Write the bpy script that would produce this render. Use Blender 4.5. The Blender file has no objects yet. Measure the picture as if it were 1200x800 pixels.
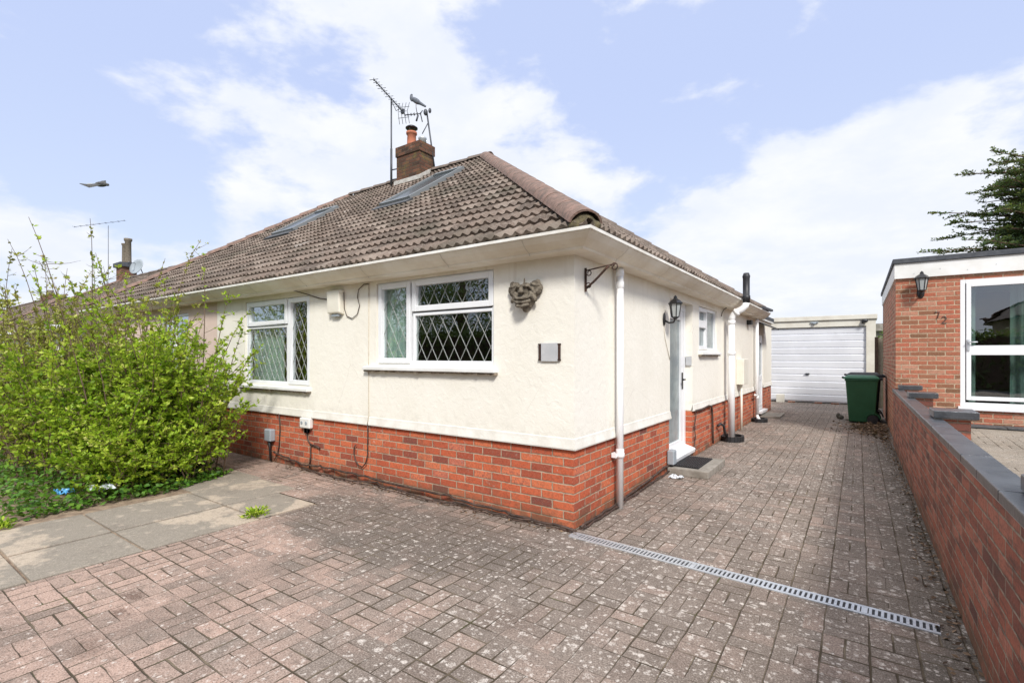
import bpy, bmesh, math, random
import numpy as np
from mathutils import Vector, Matrix
random.seed(7); np.random.seed(7)
R = math.radians
S = bpy.context.scene; COL = S.collection
# ------------------------------------------------------------------ camera
cam = bpy.data.cameras.new('camera'); camo = bpy.data.objects.new('camera', cam); COL.objects.link(camo)
TH = math.atan(406/578)
camo.location = (1.993, -3.768, 1.5); camo.rotation_euler = (R(90), 0, TH)
cam.sensor_width = 36; cam.lens = 578/1200*36; cam.shift_y = 17/1200; cam.clip_end = 2000; cam.clip_start = .05
S.camera = camo
# ------------------------------------------------------------------ node helper
class NT:
    def __init__(s, tree): s.t = tree; s.n = tree.nodes; s.l = tree.links
    def set(s, sock, v):
        if isinstance(v, bpy.types.NodeSocket): s.l.new(v, sock)
        elif v is not None:
            if hasattr(sock, 'default_value'):
                try: sock.default_value = v
                except Exception:
                    sock.default_value = tuple(v)+(1,)
    def node(s, typ, **kw):
        n = s.n.new(typ)
        for k, v in kw.items(): setattr(n, k, v)
        return n
    def m(s, op, a, b=None, c=None, clamp=False):
        n = s.node('ShaderNodeMath', operation=op, use_clamp=clamp); s.set(n.inputs[0], a); s.set(n.inputs[1], b); s.set(n.inputs[2], c); return n.outputs[0]
    def mr(s, v, a, b, c=0., d=1., smooth=True):
        n = s.node('ShaderNodeMapRange', interpolation_type='SMOOTHSTEP' if smooth else 'LINEAR')
        for i, q in enumerate((v, a, b, c, d)): s.set(n.inputs[i], q)
        return n.outputs[0]
    def noise(s, vec, scale, detail=4, rough=.55, dist=0, out='Fac'):
        n = s.node('ShaderNodeTexNoise'); s.set(n.inputs['Vector'], vec); s.set(n.inputs['Scale'], scale)
        n.inputs['Detail'].default_value = detail; n.inputs['Roughness'].default_value = rough; n.inputs['Distortion'].default_value = dist
        return n.outputs[out]
    def vor(s, vec, scale, feature='F1', rnd=1, out='Distance'):
        n = s.node('ShaderNodeTexVoronoi', feature=feature); s.set(n.inputs['Vector'], vec); s.set(n.inputs['Scale'], scale)
        n.inputs['Randomness'].default_value = rnd; return n.outputs[out]
    def mix(s, f, a, b, blend='MIX'):
        n = s.node('ShaderNodeMix', data_type='RGBA', blend_type=blend); s.set(n.inputs[0], f)
        for k, v in ((6, a), (7, b)):
            s.set(n.inputs[k], tuple(v)+(1,) if isinstance(v, (tuple, list)) and len(v) == 3 else v)
        return n.outputs[2]
    def ramp(s, f, stops, const=False):
        n = s.node('ShaderNodeValToRGB'); s.set(n.inputs[0], f); cr = n.color_ramp
        if const: cr.interpolation = 'CONSTANT'
        while len(cr.elements) < len(stops): cr.elements.new(.5)
        for e, (p, c) in zip(cr.elements, stops): e.position = p; e.color = tuple(c)+(1,) if len(c) == 3 else c
        return n.outputs[0]
    def sep(s, v):
        n = s.node('ShaderNodeSeparateXYZ'); s.set(n.inputs[0], v); return n.outputs
    def comb(s, x, y, z=0.):
        n = s.node('ShaderNodeCombineXYZ'); s.set(n.inputs[0], x); s.set(n.inputs[1], y); s.set(n.inputs[2], z); return n.outputs[0]
    def white(s, v, out='Value'):
        n = s.node('ShaderNodeTexWhiteNoise', noise_dimensions='3D'); s.set(n.inputs[0], v); return n.outputs[out]
    def bump(s, h, strength, dist, normal=None):
        n = s.node('ShaderNodeBump'); n.inputs['Strength'].default_value = strength; n.inputs['Distance'].default_value = dist
        s.set(n.inputs['Height'], h); s.set(n.inputs['Normal'], normal); return n.outputs[0]
    def obj(s): return s.node('ShaderNodeNewGeometry').outputs['Position']
    def uv(s): return s.node('ShaderNodeUVMap').outputs[0]
# ------------------------------------------------------------------ world + sun
SUNV = Vector((.52, -.56, .66)).normalized()
elev = math.asin(SUNV.z); azim = math.atan2(SUNV.x, SUNV.y)
SKYOFF = (6.1, 3.4, 0)
W = bpy.data.worlds.new('World'); S.world = W; W.use_nodes = True
t = NT(W.node_tree); bg = W.node_tree.nodes['Background']
sky = t.node('ShaderNodeTexSky', sky_type='NISHITA', sun_disc=False); sky.sun_elevation = elev; sky.sun_rotation = azim; sky.air_density = 1.0; sky.dust_density = 1.2; sky.ozone_density = 2.2
gen = t.node('ShaderNodeTexCoord').outputs['Generated']; x, y, z = t.sep(gen)
az = t.m('ARCTAN2', t.m('MULTIPLY', x, -1.), y); el = t.m('ARCSINE', z)
zz = t.m('ADD', t.m('MAXIMUM', z, 0.0), .25)
v = t.comb(t.m('DIVIDE', x, zz), t.m('DIVIDE', y, zz), 0.)
mp = t.node('ShaderNodeMapping'); t.set(mp.inputs[0], v); mp.inputs[1].default_value = (6.1, 3.4, 0); v = mp.outputs[0]
n1 = t.noise(t.comb(az, t.m('MULTIPLY', el, 1.9), 3.7), 4.2, 11, .56, .1); n2 = t.noise(v, .9, 3, .5)
cl = t.m('ADD', t.m('MULTIPLY', n1, 1.35), t.m('SUBTRACT', t.m('MULTIPLY', n2, .45), .40))
# cumulus banks: (azimuth, elevation, width, height, amount)
for (a0, e0, sa, se, am) in [(1.176, 0.428, 0.162, 0.069, 0.3), (1.049, 0.492, 0.107, 0.049, 0.12), (0.898, 0.431, 0.139, 0.083, 0.16), (0.991, 0.314, 0.205, 0.06, 0.22), (0.612, 0.352, 0.238, 0.108, 0.26), (0.526, 0.431, 0.129, 0.065, 0.12), (0.898, 0.583, 0.159, 0.046, 0.22), (0.068, 0.263, 0.19, 0.07, 0.24), (-0.081, 0.293, 0.128, 0.05, 0.12), (0.007, 0.123, 0.38, 0.098, 0.34), (-0.12, 0.376, 0.143, 0.035, 0.12), (1.218, 0.165, 0.161, 0.057, 0.22), (1.382, 0.095, 0.123, 0.062, 0.25), (0.834, 0.498, 0.062, 0.025, 0.2), (1.105, 0.324, 0.047, 0.019, 0.2), (0.256, 0.287, 0.114, 0.045, 0.12), (0.526, 0.6, 0.215, 0.026, 0.1), (0.204, 0.454, 0.31, 0.109, -0.25), (1.335, 0.333, 0.122, 0.114, -0.28), (1.326, 0.458, 0.21, 0.065, -0.25), (0.342, 0.332, 0.06, 0.083, -0.12), (0.681, 0.54, 0.194, 0.076, -0.15), (1.091, 0.542, 0.136, 0.038, -0.1), (0.007, 0.47, 0.234, 0.071, -0.08), (1.218, 0.253, 0.132, 0.039, -0.16), (0.19, 0.344, 0.108, 0.049, -0.1)]:
    q = t.m('ADD', t.m('POWER', t.m('DIVIDE', t.m('SUBTRACT', az, a0), sa), 2.), t.m('POWER', t.m('DIVIDE', t.m('SUBTRACT', el, e0), se), 2.))
    cl = t.m('ADD', cl, t.m('MULTIPLY', t.m('EXPONENT', t.m('MULTIPLY', q, -1.)), am*.62))
mask = t.m('POWER', t.mr(cl, .44, .64, 0., .97), 1.0)
shade = t.mr(t.noise(v, 3.2, 7, .6), .35, .7)
base = t.mix(.86, sky.outputs[0], t.mix(t.mr(z, .0, .5), (4.95, 5.65, 6.95), (4.15, 4.85, 6.95)))
skyc = t.mix(mask, base, t.mix(shade, (5.8, 6.1, 6.85), (6.6, 6.7, 6.9)))
skyc = t.mix(t.mr(z, .62, .95), skyc, (10.5, 10.6, 11.0))  # unseen sky overhead made brighter than the visible part, added for ambient light
t.set(bg.inputs[0], skyc); bg.inputs[1].default_value = .10
sun = bpy.data.lights.new('sun', 'SUN'); suno = bpy.data.objects.new('sun', sun); COL.objects.link(suno)
sun.energy = 2.65; sun.angle = R(11); sun.color = (1, .965, .91)
suno.rotation_euler = SUNV.to_track_quat('Z', 'Y').to_euler(); suno.location = (10, -10, 20)
S.view_settings.view_transform = 'Standard'; S.view_settings.look = 'None'; S.view_settings.gamma = 1; S.view_settings.exposure = .6
# ------------------------------------------------------------------ materials
def mat(name, col=(.5, .5, .5), rough=.6, metal=0., spec=.5, build=None):
    m = bpy.data.materials.new(name); m.use_nodes = True; t = NT(m.node_tree); b = m.node_tree.nodes['Principled BSDF']
    b.inputs['Base Color'].default_value = tuple(col)+(1,); b.inputs['Roughness'].default_value = rough; b.inputs['Metallic'].default_value = metal
    b.inputs['Specular IOR Level'].default_value = spec
    if build: build(t, b)
    return m
def mottled(name, c1, c2, scale=8, rough=.7, metal=0., bumps=.0, bscale=60, spec=.4, det=5):
    def f(t, b):
        p = t.obj(); n = t.noise(p, scale, det, .6)
        t.set(b.inputs['Base Color'], t.mix(t.mr(n, .3, .7), c1, c2))
        if bumps: t.set(b.inputs['Normal'], t.bump(t.noise(p, bscale, 4, .6), bumps, .01))
    return mat(name, c1, rough, metal, spec, f)
def render_build(c1, c2, stain):
    def f(t, b):
        p = t.obj(); n = t.noise(p, 1.3, 6, .6); n2 = t.noise(p, 9, 5, .65); px, py, pz = t.sep(p)
        c = t.mix(t.mr(n, .35, .7), c1, c2)
        c = t.mix(t.mr(n2, .55, .8, 0., .25), c, stain)
        sv = t.comb(t.m('MULTIPLY', t.m('ADD', px, py), 9.), 0., t.m('MULTIPLY', pz, .8)); drip = t.noise(sv, 1., 4, .6)
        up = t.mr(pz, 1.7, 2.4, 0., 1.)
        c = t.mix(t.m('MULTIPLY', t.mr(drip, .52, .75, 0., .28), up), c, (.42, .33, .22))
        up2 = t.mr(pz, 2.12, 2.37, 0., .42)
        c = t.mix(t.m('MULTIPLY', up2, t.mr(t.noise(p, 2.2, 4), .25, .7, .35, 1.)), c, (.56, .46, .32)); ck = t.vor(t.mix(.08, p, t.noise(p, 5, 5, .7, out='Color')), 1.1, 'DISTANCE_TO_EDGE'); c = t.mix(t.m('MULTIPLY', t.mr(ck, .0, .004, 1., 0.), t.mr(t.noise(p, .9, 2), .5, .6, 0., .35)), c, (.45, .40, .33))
        lowd = t.m('MULTIPLY', t.mr(pz, .69, .95, .35, 0.), t.mr(n2, .45, .6))
        c = t.mix(lowd, c, (.5, .47, .40))
        t.set(b.inputs['Base Color'], c)
        h = t.m('ADD', t.m('MULTIPLY', t.noise(p, 13, 4, .6, .6), .9), t.m('MULTIPLY', t.noise(p, 85, 3, .6), .22))
        t.set(b.inputs['Normal'], t.bump(h, .42, .014))
    return f
M = {}
M['render'] = mat('cream_render', rough=.92, spec=.2, build=render_build((.85, .815, .725), (.80, .765, .67), (.60, .555, .47)))
M['render_smooth'] = mottled('bell_cast_render', (.78, .76, .70), (.66, .63, .56), 5, .9, bumps=.3, bscale=30)
M['render_pink'] = mat('pink_render', rough=.92, spec=.2, build=render_build((.72, .58, .50), (.66, .52, .45), (.5, .38, .32)))
def brick_mat(name, stops, mortar, bw=.225, bh=.0767, j=.0055, rough=.85, stainc=(.1, .07, .05), stain=.35, white=0., grime=False, streak=0.):
    def f(t, b):
        uv = t.uv(); p = t.obj(); U, V, _ = t.sep(uv); px, py, pz = t.sep(p)
        wob = t.m('MULTIPLY', t.m('SUBTRACT', t.noise(p, 22, 5, .65), .5), .012)
        U = t.m('ADD', U, wob); V = t.m('ADD', V, wob)
        v = t.m('DIVIDE', V, bh); row = t.m('FLOOR', v); fv = t.m('FRACT', v)
        par = t.m('MODULO', t.m('ADD', row, 1000.), 2.)
        u = t.m('ADD', t.m('DIVIDE', U, bw), t.m('MULTIPLY', par, .5)); i = t.m('FLOOR', u); fu = t.m('FRACT', u)
        du = t.m('MULTIPLY', t.m('MINIMUM', fu, t.m('SUBTRACT', 1., fu)), bw); dv = t.m('MULTIPLY', t.m('MINIMUM', fv, t.m('SUBTRACT', 1., fv)), bh)
        d = t.m('MINIMUM', du, dv)
        br = t.mr(d, j*.75, j*1.5); rn = t.white(t.comb(i, row, 3.))
        n = t.noise(p, 55, 4, .65); n2 = t.noise(p, 3, 5, .6)
        c = t.ramp(t.m('ADD', rn, t.m('MULTIPLY', t.m('SUBTRACT', n, .5), .35)), stops)
        c = t.mix(t.mr(n, .40, .72, 0., .5), c, tuple(q*.55 for q in stops[0][1])); c = t.mix(t.mr(t.noise(p, 130, 3, .8), .52, .68, 0., .35), c, mortar)
        c = t.mix(t.mr(n2, .5, .75, 0., stain), c, stainc)
        mc = t.mix(t.mr(t.noise(p, 20, 4), .35, .7), mortar, tuple(q*.6 for q in mortar))
        c = t.mix(br, mc, c)
        if streak:
            sv = t.comb(t.m('MULTIPLY', U, 3.), 0., t.m('MULTIPLY', V, 22.)); c = t.mix(t.mr(t.noise(sv, 1., 6, .7), .48, .68, 0., streak), c, (.085, .055, .045))
        if white:
            w = t.m('MULTIPLY', t.mr(t.noise(p, 26, 5, .7), .58, .68), t.mr(t.noise(p, 2.1, 3), .45, .7, 0., white))
            c = t.mix(w, c, (.68, .60, .52))
        if grime:
            g = t.m('MULTIPLY', t.mr(pz, .0, .22, 1., 0.), t.mr(t.noise(p, 7, 5, .6), .3, .6)); c = t.mix(t.m('MULTIPLY', g, .75), c, (.12, .09, .055))
        t.set(b.inputs['Base Color'], c)
        h = t.m('ADD', br, t.m('MULTIPLY', n, .35)); t.set(b.inputs['Normal'], t.bump(h, .8, .007))
    return mat(name, rough=rough, spec=.25, build=f)
M['brick'] = brick_mat('orange_red_brick', [(0, (.19, .062, .048)), (.07, (.33, .075, .042)), (.3, (.48, .10, .045)), (.65, (.57, .13, .055)), (.9, (.64, .18, .08)), (1, (.50, .15, .095))], (.48, .35, .25), white=.5, grime=True)
M['brick_wall'] = brick_mat('dark_red_wall_brick', [(0, (.13, .055, .045)), (.12, (.24, .08, .055)), (.6, (.37, .115, .07)), (1, (.47, .18, .12))], (.34, .27, .20), j=.005, stain=.85, stainc=(.085, .055, .045), white=.45, grime=True, streak=.8)
M['brick_nb'] = brick_mat('pink_red_brick', [(0, (.20, .10, .055)), (.2, (.33, .13, .075)), (.5, (.46, .135, .08)), (.75, (.44, .165, .10)), (1, (.50, .25, .17))], (.55, .42, .29), bh=.075, j=.006, stain=.3, stainc=(.28, .15, .08), white=.45)
M['brick_ch'] = brick_mat('mossy_chimney_brick', [(0, (.06, .035, .025)), (.5, (.115, .055, .035)), (1, (.19, .085, .05))], (.10, .085, .06), stain=.95, stainc=(.17, .155, .045), white=.3)
M['brick_far'] = brick_mat('brown_chimney_brick', [(0, (.12, .06, .04)), (.5, (.24, .11, .07)), (1, (.3, .13, .08))], (.2, .17, .13))
def paving(name, pinkc, greyc, darkc, area=True, cell=.204, lich=1.):
    def f(t, b):
        p = t.obj(); X, Y, Z = t.sep(p)
        wv = t.noise(p, 6, 3, .5, out='Color'); wx, wy, _ = t.sep(wv)
        U = t.m('DIVIDE', t.m('ADD', X, t.m('MULTIPLY', t.m('SUBTRACT', wx, .5), .016)), cell)
        V = t.m('DIVIDE', t.m('ADD', Y, t.m('MULTIPLY', t.m('SUBTRACT', wy, .5), .016)), cell)
        i = t.m('FLOOR', U); jn = t.m('FLOOR', V); fu = t.m('FRACT', U); fv = t.m('FRACT', V)
        par = t.m('MODULO', t.m('ADD', t.m('ADD', i, jn), 2000.), 2.)
        ip = t.m('SUBTRACT', 1., par)
        a = t.m('ADD', t.m('MULTIPLY', fu, par), t.m('MULTIPLY', fv, ip)); bb = t.m('ADD', t.m('MULTIPLY', fv, par), t.m('MULTIPLY', fu, ip))
        a2 = t.m('FRACT', t.m('MULTIPLY', a, 2.)); half = t.m('FLOOR', t.m('MULTIPLY', a, 2.))
        da = t.m('MULTIPLY', t.m('MINIMUM', a2, t.m('SUBTRACT', 1., a2)), .5); db = t.m('MINIMUM', bb, t.m('SUBTRACT', 1., bb))
        d = t.m('MULTIPLY', t.m('MINIMUM', da, db), cell)
        big = t.noise(p, .9, 5, .6); n3 = t.noise(p, 3.3, 5, .6); fine = t.noise(p, 105, 4, .85); mid = t.noise(p, 26, 4, .65)
        fill = t.mr(t.noise(p, 1.6, 4, .6), .40, .66, .0032, -.0035)
        fill = t.m('ADD', fill, t.m('MULTIPLY', t.m('SUBTRACT', mid, .5), .004))
        blk = t.mr(t.m('SUBTRACT', d, fill), .0, .0042)
        if area: blk = t.m('MULTIPLY', blk, t.mr(t.m('MULTIPLY', t.m('MINIMUM', fu, t.m('SUBTRACT', 1., fu)), cell), .001, .0055, t.mr(t.m('ADD', X, t.m('MULTIPLY', t.noise(p, 1.2, 3), .8)), .6, 1.8, 1., .15), 1.))
        rn = t.white(t.comb(i, jn, half)); rn2 = t.white(t.comb(jn, half, i))
        # worn pink towards the lawn side, greyer and blacker towards the wall and the passage
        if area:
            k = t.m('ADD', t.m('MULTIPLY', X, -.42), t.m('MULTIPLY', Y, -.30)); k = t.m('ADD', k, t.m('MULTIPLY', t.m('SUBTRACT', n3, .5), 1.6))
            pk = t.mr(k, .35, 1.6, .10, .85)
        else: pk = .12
        tone = t.mr(t.m('ADD', t.m('MULTIPLY', t.m('SUBTRACT', rn, .2), .65), t.m('MULTIPLY', pk, 1.)), .30, 1.05, smooth=False)
        c = t.mix(tone, greyc, pinkc)
        c = t.mix(t.mr(rn2, .6, 1., 0., .40), c, tuple(q*1.0 for q in darkc))
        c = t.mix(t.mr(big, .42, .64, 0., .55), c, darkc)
        if area:  # brown oil and rust stains near the road side
            for (sx, sy, sr, am) in ((-1.72, -2.60, .10, .75), (-1.55, -2.72, .07, .7), (-1.25, -2.95, .13, .4), (.35, -1.5, .22, .3), (1.3, 2.2, .35, .35), (1.1, 5.2, .5, .3)):
                dx = t.m('SUBTRACT', X, sx); dy = t.m('SUBTRACT', Y, sy); rr = t.m('SQRT', t.m('ADD', t.m('MULTIPLY', dx, dx), t.m('MULTIPLY', t.m('MULTIPLY', dy, dy), 3.)))
                c = t.mix(t.mr(t.m('ADD', rr, t.m('MULTIPLY', t.m('SUBTRACT', mid, .5), .25)), sr*.3, sr*1.3, am, 0.), c, (.10, .055, .038))
        if area:  # darker oval patch with a ragged edge, in front of the bay of the wall
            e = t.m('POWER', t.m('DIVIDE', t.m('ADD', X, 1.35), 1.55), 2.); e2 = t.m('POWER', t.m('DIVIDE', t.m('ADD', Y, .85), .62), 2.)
            rr = t.m('ADD', t.m('ADD', e, e2), t.m('MULTIPLY', t.m('SUBTRACT', n3, .5), 1.6)); dark_patch = t.mr(rr, .55, 1.25, .78, 0.)
            c = t.mix(dark_patch, c, (.115, .095, .080))
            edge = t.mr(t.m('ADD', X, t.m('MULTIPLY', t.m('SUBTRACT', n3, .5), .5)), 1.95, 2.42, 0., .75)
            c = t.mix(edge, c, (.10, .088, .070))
        c = t.mix(t.mr(fine, .50, .38, 0., .8), c, (.075, .062, .052))
        c = t.mix(t.mr(fine, .52, .64, 0., .55), c, (.56, .49, .43))
        c = t.mix(t.mr(t.noise(p, 16, 5, .7), .48, .68, 0., .5), c, darkc)
        if lich:
            lp = t.mix(.035, p, t.noise(p, 60, 3, .6, out='Color'))
            vd = t.vor(lp, 33); spots = t.mr(vd, .24, .42, 1., 0.)
            vr = t.vor(lp, 33, out='Color'); sr = t.sep(vr)[0]
            dens = t.m('ADD', t.noise(p, 1.4, 4, .6), t.m('MAXIMUM', t.mr(X, -1.6, .3, -.28, .05), t.mr(t.m('ABSOLUTE', t.m('ADD', Y, .9)), .2, 1.0, .02, -.3))) if area else t.noise(p, 1.4, 4, .6)
            keep = t.mr(t.m('SUBTRACT', sr, t.m('SUBTRACT', 1.02, dens)), -.02, .06)
            lp2 = t.mix(.035, p, t.noise(p, 45, 4, .65, out='Color')); v2 = t.vor(lp2, 17); r2 = t.sep(t.vor(lp2, 17, out='Color')); rad2 = t.m('MULTIPLY', t.mr(t.m('SUBTRACT', r2[1], t.m('SUBTRACT', 1.06, dens)), 0., .4, 0., 1., False), .44); big_l = t.mr(t.m('SUBTRACT', rad2, v2), -.02, .14)
            L = t.m('MULTIPLY', t.m('MAXIMUM', t.m('MULTIPLY', spots, keep), big_l), t.mr(t.m('ADD', t.m('MULTIPLY', mid, .5), t.m('MULTIPLY', fine, .5)), .40, .58, 0., .85*lich))
            c = t.mix(L, c, (.64, .58, .52))
        jc = t.mix(t.mr(t.noise(p, 5, 4), .45, .65), (.075, .058, .038), (.17, .135, .095)); jc = t.mix(t.mr(t.noise(p, 2.3, 3), .62, .72, 0., .6), jc, (.07, .085, .02))
        c = t.mix(t.m('ADD', t.m('MULTIPLY', blk, .88), .12) if False else blk, jc, c)
        t.set(b.inputs['Base Color'], c)
        h = t.m('ADD', t.m('ADD', blk, t.m('MULTIPLY', rn, .25)), t.m('ADD', t.m('MULTIPLY', mid, .3), t.m('MULTIPLY', fine, .16)))
        t.set(b.inputs['Normal'], t.bump(h, .8, .006))
    return mat(name, rough=.9, spec=.22, build=f)
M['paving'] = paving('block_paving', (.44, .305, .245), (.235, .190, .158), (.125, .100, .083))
M['paving_nb'] = paving('neighbour_block_paving', (.42, .34, .26), (.30, .26, .21), (.2, .17, .13), area=False, lich=.4)
def slab_b(t, b):
    p = t.obj(); n = t.noise(p, 1.1, 5, .6, .4); n2 = t.noise(p, 7, 5, .6)
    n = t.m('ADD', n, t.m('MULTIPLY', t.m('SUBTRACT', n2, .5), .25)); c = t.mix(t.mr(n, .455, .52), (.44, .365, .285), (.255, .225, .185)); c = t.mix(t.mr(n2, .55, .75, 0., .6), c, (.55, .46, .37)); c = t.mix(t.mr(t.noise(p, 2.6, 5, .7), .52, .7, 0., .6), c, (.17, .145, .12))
    g2 = t.noise(p, 110, 3, .8); c = t.mix(t.mr(g2, .5, .7, 0., .6), c, (.16, .135, .11)); c = t.mix(t.mr(g2, .46, .32, 0., .5), c, (.60, .52, .44)); c = t.mix(t.mr(t.noise(p, 18, 5, .7), .5, .7, 0., .5), c, (.19, .165, .135)); t.set(b.inputs['Base Color'], c)
    t.set(b.inputs['Normal'], t.bump(t.noise(p, 60, 4), .3, .006))
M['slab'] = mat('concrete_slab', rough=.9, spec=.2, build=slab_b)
def tile_b(t, b):
    uv = t.uv(); p = t.obj(); U, V, _ = t.sep(uv)
    i = t.m('FLOOR', t.m('DIVIDE', U, .224)); j = t.m('FLOOR', t.m('ADD', t.m('DIVIDE', V, .262), .02)); rn = t.white(t.comb(i, j, 1.)); rn2 = t.white(t.comb(j, i, 7.))
    n = t.noise(p, 14, 5, .65); n2 = t.noise(p, 2, 4, .6); f = t.noise(p, 70, 4, .7)
    c = t.ramp(rn, [(0, (.10, .075, .060)), (.35, (.15, .113, .090)), (.7, (.20, .152, .122)), (1, (.26, .21, .172))])
    c = t.mix(t.mr(n, .48, .68, 0., .5), c, (.31, .26, .215)); c = t.mix(t.mr(n2, .45, .7, 0., .45), c, (.125, .105, .09))
    c = t.mix(t.mr(f, .58, .70, 0., .7), c, (.44, .40, .35)); c = t.mix(t.mr(f, .45, .30, 0., .6), c, (.06, .048, .04)); c = t.mix(t.mr(t.noise(p, 1.3, 4, .6), .48, .70, 0., .55), c, (.075, .07, .05))
    w = t.m('MULTIPLY', t.mr(rn2, .998, .999), t.mr(t.noise(p, 25, 2), .45, .55)); c = t.mix(w, c, (.55, .52, .48))
    t.set(b.inputs['Base Color'], c); t.set(b.inputs['Normal'], t.bump(t.m('ADD', n, f), .5, .01))
M['tile'] = mat('weathered_concrete_tile', rough=.9, spec=.25, build=tile_b)
M['ridge'] = mottled('pinkish_ridge_tile', (.27, .17, .135), (.135, .10, .08), 13, .9, bumps=1., bscale=26)
M['ridge_dark'] = mottled('grey_brown_ridge_tile', (.20, .15, .12), (.11, .09, .075), 7, .85, bumps=.6, bscale=45)
M['mortar_moss'] = mottled('mossy_mortar', (.16, .13, .07), (.05, .045, .03), 18, .95, bumps=.8, bscale=60)
M['gutter'] = mottled('cream_painted_gutter', (.84, .79, .68), (.70, .62, .49), 2.4, .7, bumps=.15, bscale=20)
M['lip'] = mottled('white_painted_lip', (.82, .81, .77), (.66, .63, .56), 4, .7)
M['upvc'] = mottled('white_upvc', (.84, .85, .86), (.78, .79, .80), 2, .35, spec=.5)
M['white_paint'] = mottled('white_paint', (.80, .80, .78), (.72, .71, .67), 3, .55)
M['pipe'] = mottled('grey_white_pipe', (.87, .87, .87), (.84, .84, .84), 3, .45)
M['garage_door'] = mottled('white_garage_door', (.80, .81, .84), (.72, .73, .76), 1.5, .5)
M['garage_wall'] = mottled('cream_garage_concrete', (.74, .71, .62), (.64, .60, .51), 3, .85, bumps=.3)
M['lead'] = mat('lead_strip', (.36, .37, .35), .5, .2)
M['cill'] = mottled('rough_sill_edge', (.33, .27, .20), (.14, .11, .08), 25, .95, bumps=.8, bscale=60)
M['dark'] = mat('dark_rubber', (.018, .018, .02), .6)
M['black_paint'] = mat('black_paint', (.015, .015, .017), .35)
M['iron'] = mottled('rusty_black_iron', (.035, .028, .025), (.10, .05, .035), 40, .6, .3)
M['cable'] = mottled('black_brown_cable', (.03, .022, .018), (.10, .06, .045), 20, .6)
M['cable_cream'] = mottled('painted_cable', (.60, .55, .45), (.48, .42, .32), 20, .7)
M['steel'] = mottled('galvanised_steel', (.62, .64, .66), (.50, .52, .54), 30, .45, .55)
M['alu'] = mat('weathered_aluminium', (.075, .08, .09), .5, .3)
M['stone'] = mottled('grey_brown_cast_stone', (.25, .215, .165), (.085, .07, .052), 26, .95, bumps=1., bscale=70)
M['grey_plastic'] = mat('grey_plastic', (.33, .37, .40), .5)
M['grey_plate'] = mottled('brushed_grey_plate', (.58, .58, .58), (.46, .47, .48), 6, .5, .1)
M['cream_plastic'] = mottled('cream_plastic', (.80, .77, .67), (.72, .68, .57), 4, .5)
M['white_plastic'] = mat('white_plastic', (.78, .77, .73), .4)
M['blue_brick'] = mottled('blue_engineering_coping', (.07, .076, .085), (.03, .033, .038), 7, .30, bumps=.35, bscale=50, spec=.9)
M['felt'] = mottled('black_roofing_felt', (.05, .055, .065), (.085, .09, .10), 9, .75)
M['slate'] = mottled('dark_slate', (.05, .055, .06), (.09, .09, .09), 10, .6)
M['terracotta'] = mottled('terracotta', (.56, .20, .11), (.42, .15, .09), 10, .8)
M['flash'] = mottled('pale_cement_flashing', (.55, .53, .49), (.40, .38, .34), 12, .9)
M['green_plastic'] = mottled('green_bin_plastic', (.014, .085, .033), (.02, .105, .045), 4, .42, spec=.5, bumps=.05)
M['green_lid'] = mottled('green_bin_lid', (.03, .15, .075), (.05, .18, .10), 4, .45)
M['black_plastic'] = mottled('black_bin_plastic', (.018, .018, .02), (.035, .035, .038), 6, .45)
M['wood'] = mottled('pale_fence_wood', (.50, .42, .31), (.38, .31, .22), 12, .85, bumps=.3)
M['concrete'] = mottled('old_concrete', (.34, .31, .27), (.20, .18, .15), 6, .9, bumps=.5, bscale=50)
M['concrete_dark'] = mottled('mossy_step_edge', (.13, .12, .095), (.07, .065, .05), 10, .95, bumps=.6, bscale=50)
M['soil'] = mottled('dry_soil', (.17, .12, .085), (.36, .27, .19), 9, .95, bumps=.9, bscale=40)
M['grass'] = mottled('distant_lawn', (.05, .09, .02), (.10, .12, .035), 3, .95, bumps=.6)
M['asphalt'] = mottled('asphalt', (.055, .055, .057), (.08, .08, .08), 6, .9, bumps=.4)
M['interior'] = mat('interior_wall', (.22, .21, .19), .9)
M['wood_floor'] = mat('room_floor', (.10, .07, .05), .7)
M['blue_bag'] = mat('blue_wrapper', (.10, .36, .66), .35)
M['white_bag'] = mat('white_wrapper', (.62, .66, .70), .4)
M['lampglass'] = mat('lamp_glass', (.36, .38, .38), .1, spec=.7)
M['number'] = mat('dull_grey_metal', (.13, .085, .07), .5, .3)
M['brass'] = mat('brass', (.55, .40, .15), .3, .9)
M['soffit_dark'] = mat('dark_soffit', (.12, .09, .07), .9)
M['pigeon'] = mottled('pigeon_grey', (.15, .165, .195), (.10, .11, .13), 20, .8)
M['birddark'] = mottled('bird_dark_grey', (.045, .045, .05), (.12, .12, .11), 20, .8)
M['birdwhite'] = mat('bird_white', (.75, .75, .75), .8)
M['bark'] = mottled('brown_bark', (.14, .085, .06), (.075, .05, .035), 25, .9)
M['twig'] = mottled('reddish_twig', (.17, .11, .07), (.11, .08, .05), 25, .8)
def curt_b(c1, c2):
    def f(t, b):
        p = t.obj(); X, Y, Z = t.sep(p); n = t.noise(t.comb(t.m('MULTIPLY', X, 9.), t.m('MULTIPLY', Y, 9.), t.m('MULTIPLY', Z, .4)), 2., 4)
        t.set(b.inputs['Base Color'], t.mix(t.mr(n, .35, .65), c1, c2))
    return f
M['curtain'] = mat('grey_green_curtain', rough=.9, build=curt_b((.80, .88, .84), (.55, .66, .62)))
M['curtain_dark'] = mat('dark_teal_curtain', rough=.9, build=curt_b((.11, .19, .17), (.22, .30, .27)))
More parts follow.
